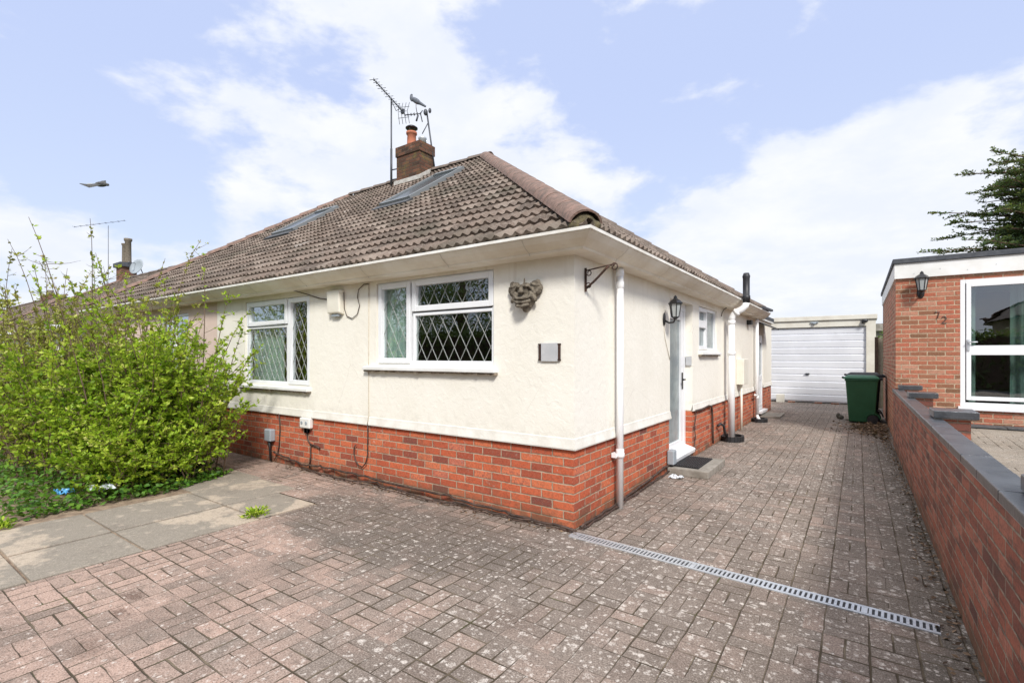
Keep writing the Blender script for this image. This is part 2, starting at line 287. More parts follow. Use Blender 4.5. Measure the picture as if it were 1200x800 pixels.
def glass_m(name, k, tint):
    m = bpy.data.materials.new(name); m.use_nodes = True; t = NT(m.node_tree); t.n.remove(m.node_tree.nodes['Principled BSDF'])
    fr = t.node('ShaderNodeFresnel'); fr.inputs[0].default_value = 1.52
    g = t.node('ShaderNodeBsdfGlossy'); g.inputs['Roughness'].default_value = .0; g.inputs['Color'].default_value = (.93, .96, 1, 1)
    nn = t.noise(t.obj(), 2.5, 2, .5); t.set(g.inputs['Normal'], t.bump(nn, .12, .01))
    tr = t.node('ShaderNodeBsdfTransparent'); tr.inputs[0].default_value = tint
    mx = t.node('ShaderNodeMixShader'); bf = t.node('ShaderNodeNewGeometry').outputs['Backfacing']; t.set(mx.inputs[0], t.m('MULTIPLY', t.m('ADD', t.m('MULTIPLY', fr.outputs[0], k), .05, clamp=True), t.m('SUBTRACT', 1., bf))); t.set(mx.inputs[1], tr.outputs[0]); t.set(mx.inputs[2], g.outputs[0])
    t.set(m.node_tree.nodes['Material Output'].inputs[0], mx.outputs[0]); return m
M['glass'] = glass_m('window_glass', 3.3, (.80, .85, .83, 1))
M['frost'] = mottled('frosted_glass', (.30, .35, .35), (.20, .24, .25), 4, .25, spec=.7)
M['slglass'] = mat('skylight_glass', (.05, .06, .065), .25, spec=.5); M['sl_frame'] = mat('skylight_frame', (.20, .215, .22), .5)
def leaf_mat(name, stops, trans=.35, rough=.5):
    m = bpy.data.materials.new(name); m.use_nodes = True; t = NT(m.node_tree); b = m.node_tree.nodes['Principled BSDF']
    a = t.node('ShaderNodeAttribute', attribute_name='rnd'); c = t.ramp(a.outputs['Fac'], stops)
    t.set(b.inputs['Base Color'], c); b.inputs['Roughness'].default_value = rough; b.inputs['Specular IOR Level'].default_value = .35
    tl = t.node('ShaderNodeBsdfTranslucent'); t.set(tl.inputs[0], t.mix(.5, c, (.35, .42, .05)))
    mx = t.node('ShaderNodeMixShader'); mx.inputs[0].default_value = trans; t.set(mx.inputs[1], b.outputs[0]); t.set(mx.inputs[2], tl.outputs[0])
    t.set(m.node_tree.nodes['Material Output'].inputs[0], mx.outputs[0]); return m
M['leaf'] = leaf_mat('bright_green_leaf', [(0, (.07, .15, .015)), (.3, (.20, .36, .02)), (.6, (.38, .54, .035)), (.9, (.56, .68, .08)), (1, (.62, .62, .18))], .45)
M['leaf_olive'] = leaf_mat('olive_young_leaf', [(0, (.13, .11, .03)), (.4, (.28, .29, .05)), (.8, (.44, .46, .09)), (1, (.50, .38, .16))], .35)
M['leaf_ivy'] = leaf_mat('ground_plant_leaf', [(0, (.03, .09, .012)), (.5, (.08, .20, .02)), (1, (.17, .32, .04))], .25)
M['needle'] = leaf_mat('cedar_needles', [(0, (.03, .06, .03)), (.5, (.075, .13, .05)), (.85, (.15, .20, .06)), (1, (.28, .24, .08))], .25, .7)
M['leaf_dark'] = leaf_mat('dark_hedge_leaf', [(0, (.05, .09, .025)), (.5, (.12, .19, .05)), (1, (.22, .30, .08))], .35)
M['leaf_dead'] = leaf_mat('dead_leaf', [(0, (.05, .03, .02)), (.5, (.14, .085, .05)), (1, (.28, .19, .12))], .05, .8)
# ------------------------------------------------------------------ mesh builder
class MB:
    def __init__(s, xf=None): s.v = []; s.f = []; s.xf = xf; s.sm = []
    def add(s, vs, fs, smooth=False):
        o = len(s.v)
        for p in vs:
            p = tuple(p); s.v.append(s.xf(*p) if s.xf else p)
        for f in fs: s.f.append([o+i for i in f]); s.sm.append(smooth)
        return s
    def box(s, a, b):
        (x0, y0, z0), (x1, y1, z1) = a, b
        x0, x1 = min(x0, x1), max(x0, x1); y0, y1 = min(y0, y1), max(y0, y1); z0, z1 = min(z0, z1), max(z0, z1)
        return s.add([(x0, y0, z0), (x1, y0, z0), (x1, y1, z0), (x0, y1, z0), (x0, y0, z1), (x1, y0, z1), (x1, y1, z1), (x0, y1, z1)],
              [(0, 3, 2, 1), (4, 5, 6, 7), (0, 1, 5, 4), (1, 2, 6, 5), (2, 3, 7, 6), (3, 0, 4, 7)])
    def bar(s, p, q, w, h):  # box beam between points
        p = Vector(p); q = Vector(q); d = (q-p).normalized(); a = d.cross(Vector((0, 0, 1)));
        if a.length < .01: a = Vector((1, 0, 0))
        a.normalize(); b = a.cross(d).normalized(); a *= w/2; b *= h/2
        vs = [p-a-b, p+a-b, p+a+b, p-a+b, q-a-b, q+a-b, q+a+b, q-a+b]
        return s.add(vs, [(0, 3, 2, 1), (4, 5, 6, 7), (0, 1, 5, 4), (1, 2, 6, 5), (2, 3, 7, 6), (3, 0, 4, 7)])
    def tube(s, pts, r, n=8, cap=True):
        pts = [Vector(p) for p in pts]; rs = r if isinstance(r, (list, tuple)) else [r]*len(pts)
        vs = []; prev = None
        for i, p in enumerate(pts):
            d = (pts[min(i+1, len(pts)-1)]-pts[max(i-1, 0)])
            if d.length < 1e-9: d = Vector((0, 0, 1))
            d.normalize()
            if prev is None: a = d.orthogonal().normalized()
            else:
                a = prev-d*prev.dot(d); a = a.normalized() if a.length > 1e-6 else d.orthogonal().normalized()
            prev = a; b = d.cross(a)
            for k in range(n):
                an = 2*math.pi*k/n; vs.append(p+(a*math.cos(an)+b*math.sin(an))*rs[i])
        fs = []
        for i in range(len(pts)-1):
            for k in range(n):
                k2 = (k+1) % n; fs.append((i*n+k, i*n+k2, (i+1)*n+k2, (i+1)*n+k))
        s.add(vs, fs, True)
        if cap: o = len(s.v)-len(vs); s.f += [[o+k for k in range(n-1, -1, -1)], [o+(len(pts)-1)*n+k for k in range(n)]]; s.sm += [False, False]
        return s
    def lathe(s, c, prof, n=20):
        pts = []; 
        for r, z in prof:
            for k in range(n):
                an = 2*math.pi*k/n; pts.append((c[0]+r*math.cos(an), c[1]+r*math.sin(an), c[2]+z))
        fs = [(i*n+k, i*n+(k+1) % n, (i+1)*n+(k+1) % n, (i+1)*n+k) for i in range(len(prof)-1) for k in range(n)]
        fs.append(tuple(range(n-1, -1, -1))); fs.append(tuple((len(prof)-1)*n+k for k in range(n)))
        return s.add(pts, fs, True)
    def prism(s, poly, off):  # poly list of 3D points, extruded by off
        n = len(poly); o = Vector(off); vs = [Vector(p) for p in poly]; vs += [p+o for p in vs]
        fs = [tuple(range(n-1, -1, -1)), tuple(range(n, 2*n))]+[(i, (i+1) % n, n+(i+1) % n, n+i) for i in range(n)]
        return s.add(vs, fs)
    def ell(s, c, r, rot=(0, 0, 0), n=12):
        m = Matrix.Rotation(rot[2], 3, 'Z') @ Matrix.Rotation(rot[1], 3, 'Y') @ Matrix.Rotation(rot[0], 3, 'X'); vs = []; fs = []
        h = n//2
        for i in range(h+1):
            ph = math.pi*i/h
            for k in range(n):
                an = 2*math.pi*k/n; p = Vector((r[0]*math.sin(ph)*math.cos(an), r[1]*math.sin(ph)*math.sin(an), r[2]*math.cos(ph))); vs.append(m @ p+Vector(c))
        for i in range(h):
            for k in range(n): fs.append((i*n+k, (i+1)*n+k, (i+1)*n+(k+1) % n, i*n+(k+1) % n))
        return s.add(vs, fs, True)
def fix(o):
    bm = bmesh.new(); bm.from_mesh(o.data); bmesh.ops.remove_doubles(bm, verts=bm.verts, dist=1e-6); bmesh.ops.recalc_face_normals(bm, faces=bm.faces); bm.to_mesh(o.data); bm.free()
def box_uv(me):
    uvl = me.uv_layers.new(name='UVMap'); n = len(me.loops)
    co = np.empty(len(me.vertices)*3); me.vertices.foreach_get('co', co); co = co.reshape(-1, 3)
    vi = np.empty(n, int); me.loops.foreach_get('vertex_index', vi)
    uv = np.empty((n, 2))
    for p in me.polygons:
        N = p.normal; idx = list(p.loop_indices); c = co[vi[idx]]
        if abs(N.z) > .75: uv[idx] = c[:, :2]
        elif abs(N.x) > abs(N.y): uv[idx, 0] = c[:, 1]; uv[idx, 1] = c[:, 2]
        else: uv[idx, 0] = c[:, 0]; uv[idx, 1] = c[:, 2]
    uvl.data.foreach_set('uv', uv.ravel())
def obj(name, mb, m, parent=None, bevel=0, uv=False, clean=True, segs=2, remesh=0):
    me = bpy.data.meshes.new(name); me.from_pydata([tuple(p) for p in mb.v], [], mb.f); me.update()
    me.polygons.foreach_set('use_smooth', mb.sm)
    o = bpy.data.objects.new(name, me); COL.objects.link(o); me.materials.append(M[m] if isinstance(m, str) else m)
    if clean: fix(o)
    if uv: box_uv(me)
    if parent is not None:
        o.parent = parent; r = parent; off = Vector((0, 0, 0))
        while r is not None: off += r.location; r = r.parent
        me.transform(Matrix.Translation(-off))
    if remesh:
        md = o.modifiers.new('r', 'REMESH'); md.mode = 'VOXEL'; md.voxel_size = remesh; md.use_smooth_shade = True
        md = o.modifiers.new('s', 'SMOOTH'); md.iterations = 1
    if bevel:
        md = o.modifiers.new('b', 'BEVEL'); md.width = bevel; md.segments = segs; md.limit_method = 'ANGLE'
    return o
def tag(o, label, cat, group=None, kind=None):
    o['label'] = label; o['category'] = cat
    if group: o['group'] = group
    if kind: o['kind'] = kind
    return o
def thing(name, label, cat, loc=(0, 0, 0), group=None):
    o = bpy.data.objects.new(name, None); COL.objects.link(o); o.location = loc; o.empty_display_size = .1; return tag(o, label, cat, group)
def struct(name, mb, m, uv=False, bevel=0):
    o = obj(name, mb, m, uv=uv, bevel=bevel); o['kind'] = 'structure'; return o
front = lambda y0: (lambda u, o, z: (u, y0-o, z))   # u along x, o outwards (-y)
side = lambda x0: (lambda u, o, z: (x0+o, u, z))    # u along y, o outwards (+x)
def wall_mb(xf, u0, u1, z0, z1, holes, th=.25):
    us = sorted({u0, u1} | {h[k] for h in holes for k in (0, 1) if u0 < h[k] < u1}); zs = sorted({z0, z1} | {h[k] for h in holes for k in (2, 3) if z0 < h[k] < z1})
    mb = MB(xf); solid = lambda a, c: not any(h[0] < a < h[1] and h[2] < c < h[3] for h in holes)
    for i in range(len(us)-1):
        for j in range(len(zs)-1):
            a, b, c, d = us[i], us[i+1], zs[j], zs[j+1]
            if not solid((a+b)/2, (c+d)/2): continue
            mb.add([(a, 0, c), (b, 0, c), (b, 0, d), (a, 0, d)], [(0, 1, 2, 3)]); mb.add([(a, -th, c), (b, -th, c), (b, -th, d), (a, -th, d)], [(3, 2, 1, 0)])
            def open_(ii, jj):
                if ii < 0 or jj < 0 or ii >= len(us)-1 or jj >= len(zs)-1: return True
                return not solid((us[ii]+us[ii+1])/2, (zs[jj]+zs[jj+1])/2)
            if open_(i-1, j): mb.add([(a, 0, c), (a, 0, d), (a, -th, d), (a, -th, c)], [(0, 1, 2, 3)])
            if open_(i+1, j): mb.add([(b, 0, c), (b, 0, d), (b, -th, d), (b, -th, c)], [(3, 2, 1, 0)])
            if open_(i, j-1): mb.add([(a, 0, c), (b, 0, c), (b, -th, c), (a, -th, c)], [(3, 2, 1, 0)])
            if open_(i, j+1): mb.add([(a, 0, d), (b, 0, d), (b, -th, d), (a, -th, d)], [(0, 1, 2, 3)])
    return mb
def ring(mb, u0, u1, z0, z1, w, o0, o1):
    mb.box((u0, o0, z0), (u0+w, o1, z1)); mb.box((u1-w, o0, z0), (u1, o1, z1)); mb.box((u0+w, o0, z0), (u1-w, o1, z0+w)); mb.box((u0+w, o0, z1-w), (u1-w, o1, z1))
def lattice(mb, u0, u1, z0, z1, pu, pz, o, w=.0021):
    k = pz/pu  # diagonal slope
    for sgn in (1, -1):
        n = int((u1-u0+(z1-z0)/k)/pu)+3
        for i in range(-n, n+1):
            # line z = z0 + sgn*k*(u-(u0+i*pu))
            c = u0+i*pu
            ua = c; ub = c+sgn*(z1-z0)/k; pts = sorted([(ua, z0), (ub, z1)]); (a, za), (b, zb) = pts
            if b <= u0 or a >= u1: continue
            if a < u0: za += (zb-za)*(u0-a)/(b-a); a = u0
            if b > u1: zb = za+(zb-za)*(u1-a)/(b-a); b = u1
            if b-a < .01: continue
            d = math.hypot(b-a, zb-za); nx, nz = -(zb-za)/d*w, (b-a)/d*w
            q = [(a-nx, o, za-nz), (b-nx, o, zb-nz), (b+nx, o, zb+nz), (a+nx, o, za+nz)]
            mb.add(q+[(p[0], p[1]+.004, p[2]) for p in q], [(0, 1, 2, 3), (7, 6, 5, 4), (0, 4, 5, 1), (1, 5, 6, 2), (2, 6, 7, 3), (3, 7, 4, 0)])
def window(parent, xf, u0, u1, z0, z1, panes, name='window', lead=None, fw=.035, inset=-.025, glass='glass'):
    """panes: (u0,u1,z0,z1, opening) in the same coordinates, including their own sash"""
    fr = MB(xf); ring(fr, u0, u1, z0, z1, fw, inset-.07, inset)
    root = obj(name, fr, 'upvc', parent, bevel=.004)
    sm = MB(xf); gl = MB(xf); ld = MB(xf)
    for (a, b, c, d, op) in panes:
        w = .058 if op else .03; oo = inset+.014 if op else inset-.004
        ring(sm, a, b, c, d, w, inset-.06, oo)
        gl.box((a+w-.004, inset-.036, c+w-.004), (b-w+.004, inset-.030, d-w+.004))
        if lead and not (name == 'part_leaded' and d-c < .4): lattice(ld, a+w, b-w, c+w, d-w, lead[0], lead[1], inset-.029)
    obj('sash', sm, 'upvc', root, bevel=.005); obj('glass', gl, glass, root)
    if lead: obj('leading', ld, 'lead', root)
    return root
def curtain(parent, xf, u0, u1, z0, z1, o, m='curtain', amp=.025, n=60):
    mb = MB(xf); vs = []
    for i in range(n+1):
        u = u0+(u1-u0)*i/n; oo = o+amp*math.sin(u*42)+amp*.5*math.sin(u*17+1)
        vs += [(u, oo, z0), (u, oo+.01, z1)]
    mb.add(vs, [(2*i, 2*i+2, 2*i+3, 2*i+1) for i in range(n)], True)
    return obj('curtain', mb, m, parent, clean=False)
def sill(parent, xf, u0, u1, z, out=.07, m='white_paint'):
    mb = MB(xf); mb.prism([(u0, -.02, z+.055), (u0, out, z+.035), (u0, out, z), (u0, -.02, z)], (u1-u0, 0, 0)); s = obj('window_sill', mb, m, parent, bevel=.004)
    t = MB(xf); n = int((u1-u0)/.03); random.seed(5)
    for i in range(n):
        a = u0+(u1-u0)*i/n; t.box((a, -.02, z-.012-random.random()*.012), (a+(u1-u0)/n*1.02, out-.012-random.random()*.012, z-.001))
    obj('sill_edge', t, 'cill', s)
    return s
def leaves(name, P, D, L, Wd, rnd, m, parent=None, up=.5):
    """leaf-shaped folded quads: position, direction, length, width arrays"""
    n = len(P); D = D/np.linalg.norm(D, axis=1, keepdims=True)
    rv = np.random.normal(size=(n, 3)); rv[:, 2] += up*2; Sd = np.cross(D, rv); Sd /= np.linalg.norm(Sd, axis=1, keepdims=True)+1e-9
    Nn = np.cross(Sd, D); Lc = L[:, None]; Wc = Wd[:, None]
    v = np.empty((n, 4, 3)); v[:, 0] = P; v[:, 1] = P+D*Lc*.5+Sd*Wc*.5+Nn*Lc*.08; v[:, 2] = P+D*Lc; v[:, 3] = P+D*Lc*.5-Sd*Wc*.5+Nn*Lc*.08
    me = bpy.data.meshes.new(name); me.vertices.add(n*4); me.loops.add(n*6); me.polygons.add(n*2)
    off = np.zeros(3); r = parent
    while r is not None: off += np.array(r.location); r = r.parent
    me.vertices.foreach_set('co', (v-off).ravel())
    base = (np.arange(n)*4)[:, None]; idx = (base+np.array([[0, 1, 2, 0, 2, 3]])).ravel(); me.loops.foreach_set('vertex_index', idx)
    me.polygons.foreach_set('loop_start', np.arange(n*2)*3); me.update(calc_edges=True)
    a = me.attributes.new('rnd', 'FLOAT', 'POINT'); a.data.foreach_set('value', np.repeat(rnd, 4))
    o = bpy.data.objects.new(name, me); COL.objects.link(o); me.materials.append(M[m]); o.parent = parent; return o
def V(*a): return Vector(a)
def px(u, v, z=None, x=None, y=None):  # only used to convert measured photo points into metres at build time
    pass
# ================================================================== GROUND
g = MB(); g.add([(-300, -300, -.03), (300, -300, -.03), (300, 300, -.03), (-300, 300, -.03)], [(0, 1, 2, 3)]); struct('ground', g, 'grass')
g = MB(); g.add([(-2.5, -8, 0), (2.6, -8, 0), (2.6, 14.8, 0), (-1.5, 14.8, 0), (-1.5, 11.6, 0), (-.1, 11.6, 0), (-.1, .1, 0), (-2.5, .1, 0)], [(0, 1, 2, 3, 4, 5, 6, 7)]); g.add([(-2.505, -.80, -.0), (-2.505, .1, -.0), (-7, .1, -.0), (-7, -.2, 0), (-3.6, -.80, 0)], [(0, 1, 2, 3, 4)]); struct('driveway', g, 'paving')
g = MB(); g.add([(-14, -3.5, -.012), (-2.45, -3.5, -.012), (-2.45, .05, -.012), (-14, .05, -.012)], [(0, 1, 2, 3)]); struct('soil', g, 'soil')
g = MB(); random.seed(3)
ys = [-8, -6.9, -5.8, -4.7, -3.72, -2.93, -2.28, -1.38, -.82]
def slab(a, b, c, d, z):
    j = .011; e = .006*random.random()
    g.box((a+j, c+j, -.05), (b-j, d-j, z+e))
for i in range(len(ys)-1):
    slab(-3.2, -2.51, ys[i], ys[i+1], .004)
for i, (c, d) in enumerate([(-8, -6.3), (-6.3, -4.9), (-4.9, -3.8), (-3.8, -2.93), (-2.93, -2.28), (-2.28, -1.38), (-1.38, -.60)]):
    slab(-4.02 + (.0 if c > -3 else -.3), -3.205, c, d, .004)
slab(-4.9, -4.03, -1.35, -.55, .003)
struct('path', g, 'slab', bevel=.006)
g = MB(); g.box((-60, -12.5, -.03), (60, -8.6, -.02)); struct('road', g, 'asphalt')
g = MB(); g.add([(2.62, -8, .12), (14, -8, .12), (14, 1, .22), (2.62, 1, .22), (14, 6.84, .40), (2.62, 6.84, .40)], [(0, 1, 2, 3), (3, 2, 4, 5)]); struct('neighbour_driveway', g, 'paving_nb')
# ================================================================== BUNGALOW
RZ = .675; EZ = 2.505
B = thing('bungalow', 'cream rendered semi-detached bungalow with red brick base and brown tiled hipped roof, nearest the driveway', 'bungalow', (0, 0, 0))
F = front(0); SD = side(0)
holesF = [(-5.56, -3.90, 1.10, 2.30), (-2.572, -.868, 1.405, 2.335)]
holesS = [(2.62, 3.68, -1, 2.25), (4.03, 5.2, 1.59, 2.265), (9.5, 10.25, -1, 2.02)]
PL = .70
obj('wall', wall_mb(F, -6.45, 0, PL, 2.42, holesF), 'render', B, uv=True)
w2 = wall_mb(SD, .25, 11.7, PL, 2.42, holesS); obj('wall', w2, 'render', B, uv=True)
back = MB(); back.box((-.25, 11.45, 0), (-6.45, 11.7, 2.42)); back.box((-6.45, .25, 0), (-6.25, 11.45, 2.42)); obj('wall', back, 'interior', B)
fl = MB(); fl.box((-6.25, .25, .05), (-.25, 11.45, .12)); obj('floor', fl, 'wood_floor', B)
ce = MB(); ce.box((-6.45, .0, 2.42), (-.0, 11.7, 2.45)); obj('ceiling', ce, 'interior', B)
obj('brick_base', wall_mb(front(.012), -6.45, -.012, -.05, PL, []), 'brick', B, uv=True)
obj('brick_base', wall_mb(side(-.012), .262, 11.69, -.05, PL, holesS), 'brick', B, uv=True)
def bell(xf, u0, u1, m0=0, m1=0):
    mb = MB(xf); pr = [(.0, PL+.09), (.006, PL+.085), (.010, PL+.06), (.022, PL+.004), (.02, PL-.008), (-.02, PL-.008)]
    vs = [(u0-m0*o, o, z) for o, z in pr]+[(u1+m1*o, o, z) for o, z in pr]; n = len(pr)
    mb.add(vs, [tuple(range(n-1, -1, -1)), tuple(range(n, 2*n))]+[(i, (i+1) % n, n+(i+1) % n, n+i) for i in range(n)])
    obj('bell_drip', mb, 'render_smooth', B)
bell(F, -6.45, 0, 0, 1)
for a, b, m0 in ((0, 2.62, 1), (3.68, 9.5, 0), (10.25, 11.7, 0)): bell(SD, a, b, m0)
# soffit / concrete gutter, mitred round the corner
pr = [(0, 2.368), (.155, 2.37), (.165, 2.378), (.168, 2.392), (.19, 2.402), (.215, 2.415), (.25, 2.44), (.275, 2.468), (.285, 2.482), (.285, 2.49), (.10, 2.49), (0, 2.49)]
pl = [(.20, 2.491), (.286, 2.489), (.299, 2.491), (.299, 2.516), (.28, 2.520), (.262, 2.510), (.25, 2.497)]
def sweep(pr, stations, m, name, parent=B):
    mb = MB(); n = len(pr); vs = []
    for f in stations: vs += [f(o, z) for o, z in pr]
    fs = [(k*n+i, k*n+(i+1) % n, (k+1)*n+(i+1) % n, (k+1)*n+i) for k in range(len(stations)-1) for i in range(n)]
    fs += [tuple(range(n)), tuple((len(stations)-1)*n+i for i in range(n-1, -1, -1))]
    mb.add(vs, fs); return obj(name, mb, m, parent)
st = [lambda o, z: (-6.45, -o, z), lambda o, z: (o, -o, z), lambda o, z: (o, 9.3, z)]
gut = sweep(pr, st, 'gutter', 'gutter'); sweep(pl, st, 'lip', 'gutter_lip', gut)
def gutter_joint(xf, u):  # cement joint between two precast gutter lengths
    mb = MB(xf); pp = [(o+.0025, z-.0025) for o, z in pr[1:9]]; vs = [(u-.004, o, z) for o, z in pp]+[(u+.004, o, z) for o, z in pp]; n = len(pp)
    mb.add(vs, [(i, i+1, n+i+1, n+i) for i in range(n-1)]); obj('gutter_joint', mb, 'cable_cream', gut, clean=False)
for u in (-6.1, -4.9, -3.7, -2.5, -1.3, -.35): gutter_joint(F, u)
for u in (.5, 1.7, 2.9, 4.1, 5.3, 6.5, 7.7): gutter_joint(SD, u)
# roof tiles ------------------------------------------------------------------
def tile_face(O, Ud, Sl, width, vlen, clips, name, parent, m='tile', per=.112, gauge=.262, seg=7, amp=.030, u_off=0.):
    """O eave origin, Ud unit vector along eave, Sl unit vector up the slope"""
    O, Ud, Sl = Vector(O), Vector(Ud).normalized(), Vector(Sl).normalized(); N = Ud.cross(Sl).normalized()
    if N.z < 0: N = -N
    nu = int(width/per*seg)+1; rows = int(vlen/gauge)+1; du = per/seg
    rs = np.random.RandomState(11)
    us = np.arange(nu+1)*du; h = amp*(.5+.5*np.cos(2*np.pi*us/per))**1.3
    vs = []; fs = []; uvv = []
    Oa, Ua, Sa, Na = map(np.array, (O, Ud, Sl, N)); tile_idx = (us/.224).astype(int); nt = tile_idx.max()+2
    for r in range(rows):
        v0 = r*gauge; v1 = min(v0+gauge+.03, vlen)
        lift = .034+rs.rand(nt)*.010; dv = (rs.rand(nt)-.5)*.012
        lf = lift[tile_idx]; dd = dv[tile_idx]
        b = len(vs)//1
        rowsv = [(v0+dd+.004, h*.8+lf-.030), (v0+dd, h+lf), (v0+dd+.02, h+lf+.003), (np.full_like(us, v1), h+.002)]
        for (vv, hh) in rowsv:
            P = Oa+us[:, None]*Ua+vv[:, None]*Sa+hh[:, None]*Na
            vs.extend(P.tolist()); uvv.extend(np.stack([us+u_off, np.full_like(us, v0+.02) if True else vv], 1).tolist())
        n1 = nu+1
        for k in range(3):
            for i in range(nu):
                a = b+k*n1+i; fs.append((a, a+1, a+n1+1, a+n1))
    me = bpy.data.meshes.new(name); me.from_pydata(vs, [], fs); me.update()
    uvl = me.uv_layers.new(name='UVMap'); vi = np.empty(len(me.loops), int); me.loops.foreach_get('vertex_index', vi)
    uvl.data.foreach_set('uv', np.array(uvv)[vi].ravel())
    bm = bmesh.new(); bm.from_mesh(me)
    for co, no in clips: bmesh.ops.bisect_plane(bm, geom=bm.verts[:]+bm.edges[:]+bm.faces[:], plane_co=co, plane_no=no, clear_outer=True)
    for f in bm.faces: f.smooth = True
    bm.to_mesh(me); bm.free()
    o = bpy.data.objects.new(name, me); COL.objects.link(o); me.materials.append(M[m]); o.parent = parent; 
    off = Vector((0, 0, 0)); r_ = parent
    while r_ is not None: off += r_.location; r_ = r_.parent
    me.transform(Matrix.Translation(-off)); md = o.modifiers.new('e', 'EDGE_SPLIT'); md.split_angle = R(50)
    return o
CS = math.cos(math.atan(RZ)); SN = math.sin(math.atan(RZ)); E = .262
PK = V(-4.42, 4.42, 5.66); EC = V(E, -E, EZ); vlen = (PK.y+E)/CS
roofc = MB(); roofc.add([(E, -E, EZ-.02), (-6.45, -E, EZ-.02), (-6.45, PK.y, PK.z-.05), (PK.x, PK.y, PK.z-.05), (E, 9.25, EZ-.02), (-6.45, 9.25, EZ-.02)],
    [(0, 3, 2, 1), (0, 4, 3), (3, 4, 5, 2)]); ROOF = obj('roof', roofc, 'soffit_dark', B)
d1 = (V(-1, -1, 0))  # front/side split: keep x<=-y side for the front face
tile_face((E, -E, EZ), (-1, 0, 0), (0, CS, SN), 6.45+E, vlen, [((E, -E, 0), (1, 1, 0)), ((-6.45, 0, 0), (-1, 0, 0))], 'front_tiles', ROOF)
tile_face((E, -E, EZ), (0, 1, 0), (-CS, 0, SN), 9.4+E, vlen, [((E, -E, 0), (-1, -1, 0)), ((E, 9.1, 0), (-(-1), 1, 0)), ((E, 9.1, 0), (1.006, 1, 0))], 'side_tiles', ROOF, u_off=40.)
def hip_tiles(p, q, name, parent, m, r=.125, L=.44, lift=.02, jit=.004, step=1.):
    p, q = Vector(p), Vector(q); d = (q-p); n = max(1, int(d.length/L)); d = d/n; mb = MB(); a = d.cross(V(0, 0, 1)).normalized(); b = a.cross(d).normalized()
    if b.z < 0: b = -b
    random.seed(2)
    for i in range(n):
        s = p+d*i; e = p+d*(i+1.06); r0 = r*(1+.06*step); r1 = r*(1-.03*step); jj = (random.random()-.5)*jit
        vs = []; K = 10
        for (c, rr, lf) in ((s, r0, lift+.012*step), (e, r1, lift)):
            for k in range(K+1):
                an = math.pi*(.06+.88*k/K)
                for ro in (rr, rr-.018): vs.append(c+a*(math.cos(an)*ro+jj)+b*(math.sin(an)*ro*.92+lf-.05))
        fs = []; H = (K+1)*2
        for k in range(K):
            fs.append((2*k, 2*k+2, H+2*k+2, H+2*k)); fs.append((2*k+1, H+2*k+1, H+2*k+3, 2*k+3)); fs.append((2*k, 2*k+1, 2*k+3, 2*k+2)); fs.append((H+2*k, H+2*k+2, H+2*k+3, H+2*k+1))
        mb.add(vs, fs, True)
    o = obj(name, mb, m, parent, clean=False); md = o.modifiers.new('e', 'EDGE_SPLIT'); md.split_angle = R(45); return o
def lerp(a, b, t): return a+(b-a)*t
hip0 = EC+V(-.05, .05, .06)
hip_tiles(lerp(hip0, PK, .0), PK+V(0, 0, .03), 'hip_tiles', ROOF, 'ridge', r=.143, L=.47, step=.14)
hip_tiles((E-.1, 9.1-.1, EZ+.07), PK+V(0, 0, .03), 'hip_tiles', ROOF, 'ridge_dark')
hip_tiles((-6.45, PK.y, PK.z+.03), PK+V(.1, 0, .03), 'ridge_tiles', ROOF, 'ridge_dark')
mm = MB(); hd = (PK-hip0).normalized(); mm.ell(hip0+hd*.05+V(0, 0, -.005), (.10, .07, .075), (0, 0, R(45))); mm.ell(hip0+hd*.02+V(.05, .05, -.03), (.07, .05, .045)); mm.ell(hip0+hd*.02+V(-.06, -.05, -.03), (.07, .05, .045)); obj('hip_mortar', mm, 'mortar_moss', ROOF, remesh=.012)
# rear flat extension: roof edge above the back wall
ex = MB(); ex.box((-6.45, 9.31, 2.452), (.06, 11.76, 2.53)); obj('flat_roof', ex, 'felt', B); ex = MB(); ex.box((.002, 9.31, 2.40), (.045, 11.74, 2.4515)); obj('fascia_board', ex, 'white_paint', B)
ex = MB(); ex.bar((.30, 8.0, 2.545), (.30, 9.42, 2.58), .06, .05); obj('verge_tile', ex, 'felt', ROOF)
# windows -----------------------------------------------------------------
def S2(z0, z1): return z0, z1
W1 = window(B, F, -2.572, -.868, 1.405, 2.335, [(-2.555, -2.03, 1.42, 2.32, True), (-2.0, -.885, 1.985, 2.32, True), (-2.0, -.885, 1.42, 1.965, False)], lead=(.158, .275))
sill(B, F, -2.74, -.82, 1.34)
W2 = window(B, F, -5.56, -3.90, 1.10, 2.30, [(-5.545, -4.455, 1.115, 1.93, False), (-5.545, -4.455, 1.945, 2.285, True), (-4.43, -3.915, 1.115, 2.285, True)], name='part_leaded', lead=(.135, .235))
sill(B, F, -5.66, -3.86, 1.035)
curtain(W1, F, -2.52, -2.2, 1.42, 2.3, -.15); curtain(W1, F, -1.05, -.90, 1.42, 2.3, -.3, 'curtain_dark')
curtain(W2, F, -5.5, -4.72, 1.12, 2.27, -.15); curtain(W2, F, -4.1, -3.92, 1.12, 2.27, -.25, 'curtain_dark')
W3 = window(B, SD, 4.03, 5.2, 1.59, 2.265, [(4.05, 4.58, 1.60, 2.0, True), (4.05, 4.58, 2.0, 2.25, True), (4.60, 5.18, 1.60, 2.25, False)], glass='frost')
sill(B, SD, 4.0, 5.25, 1.52)
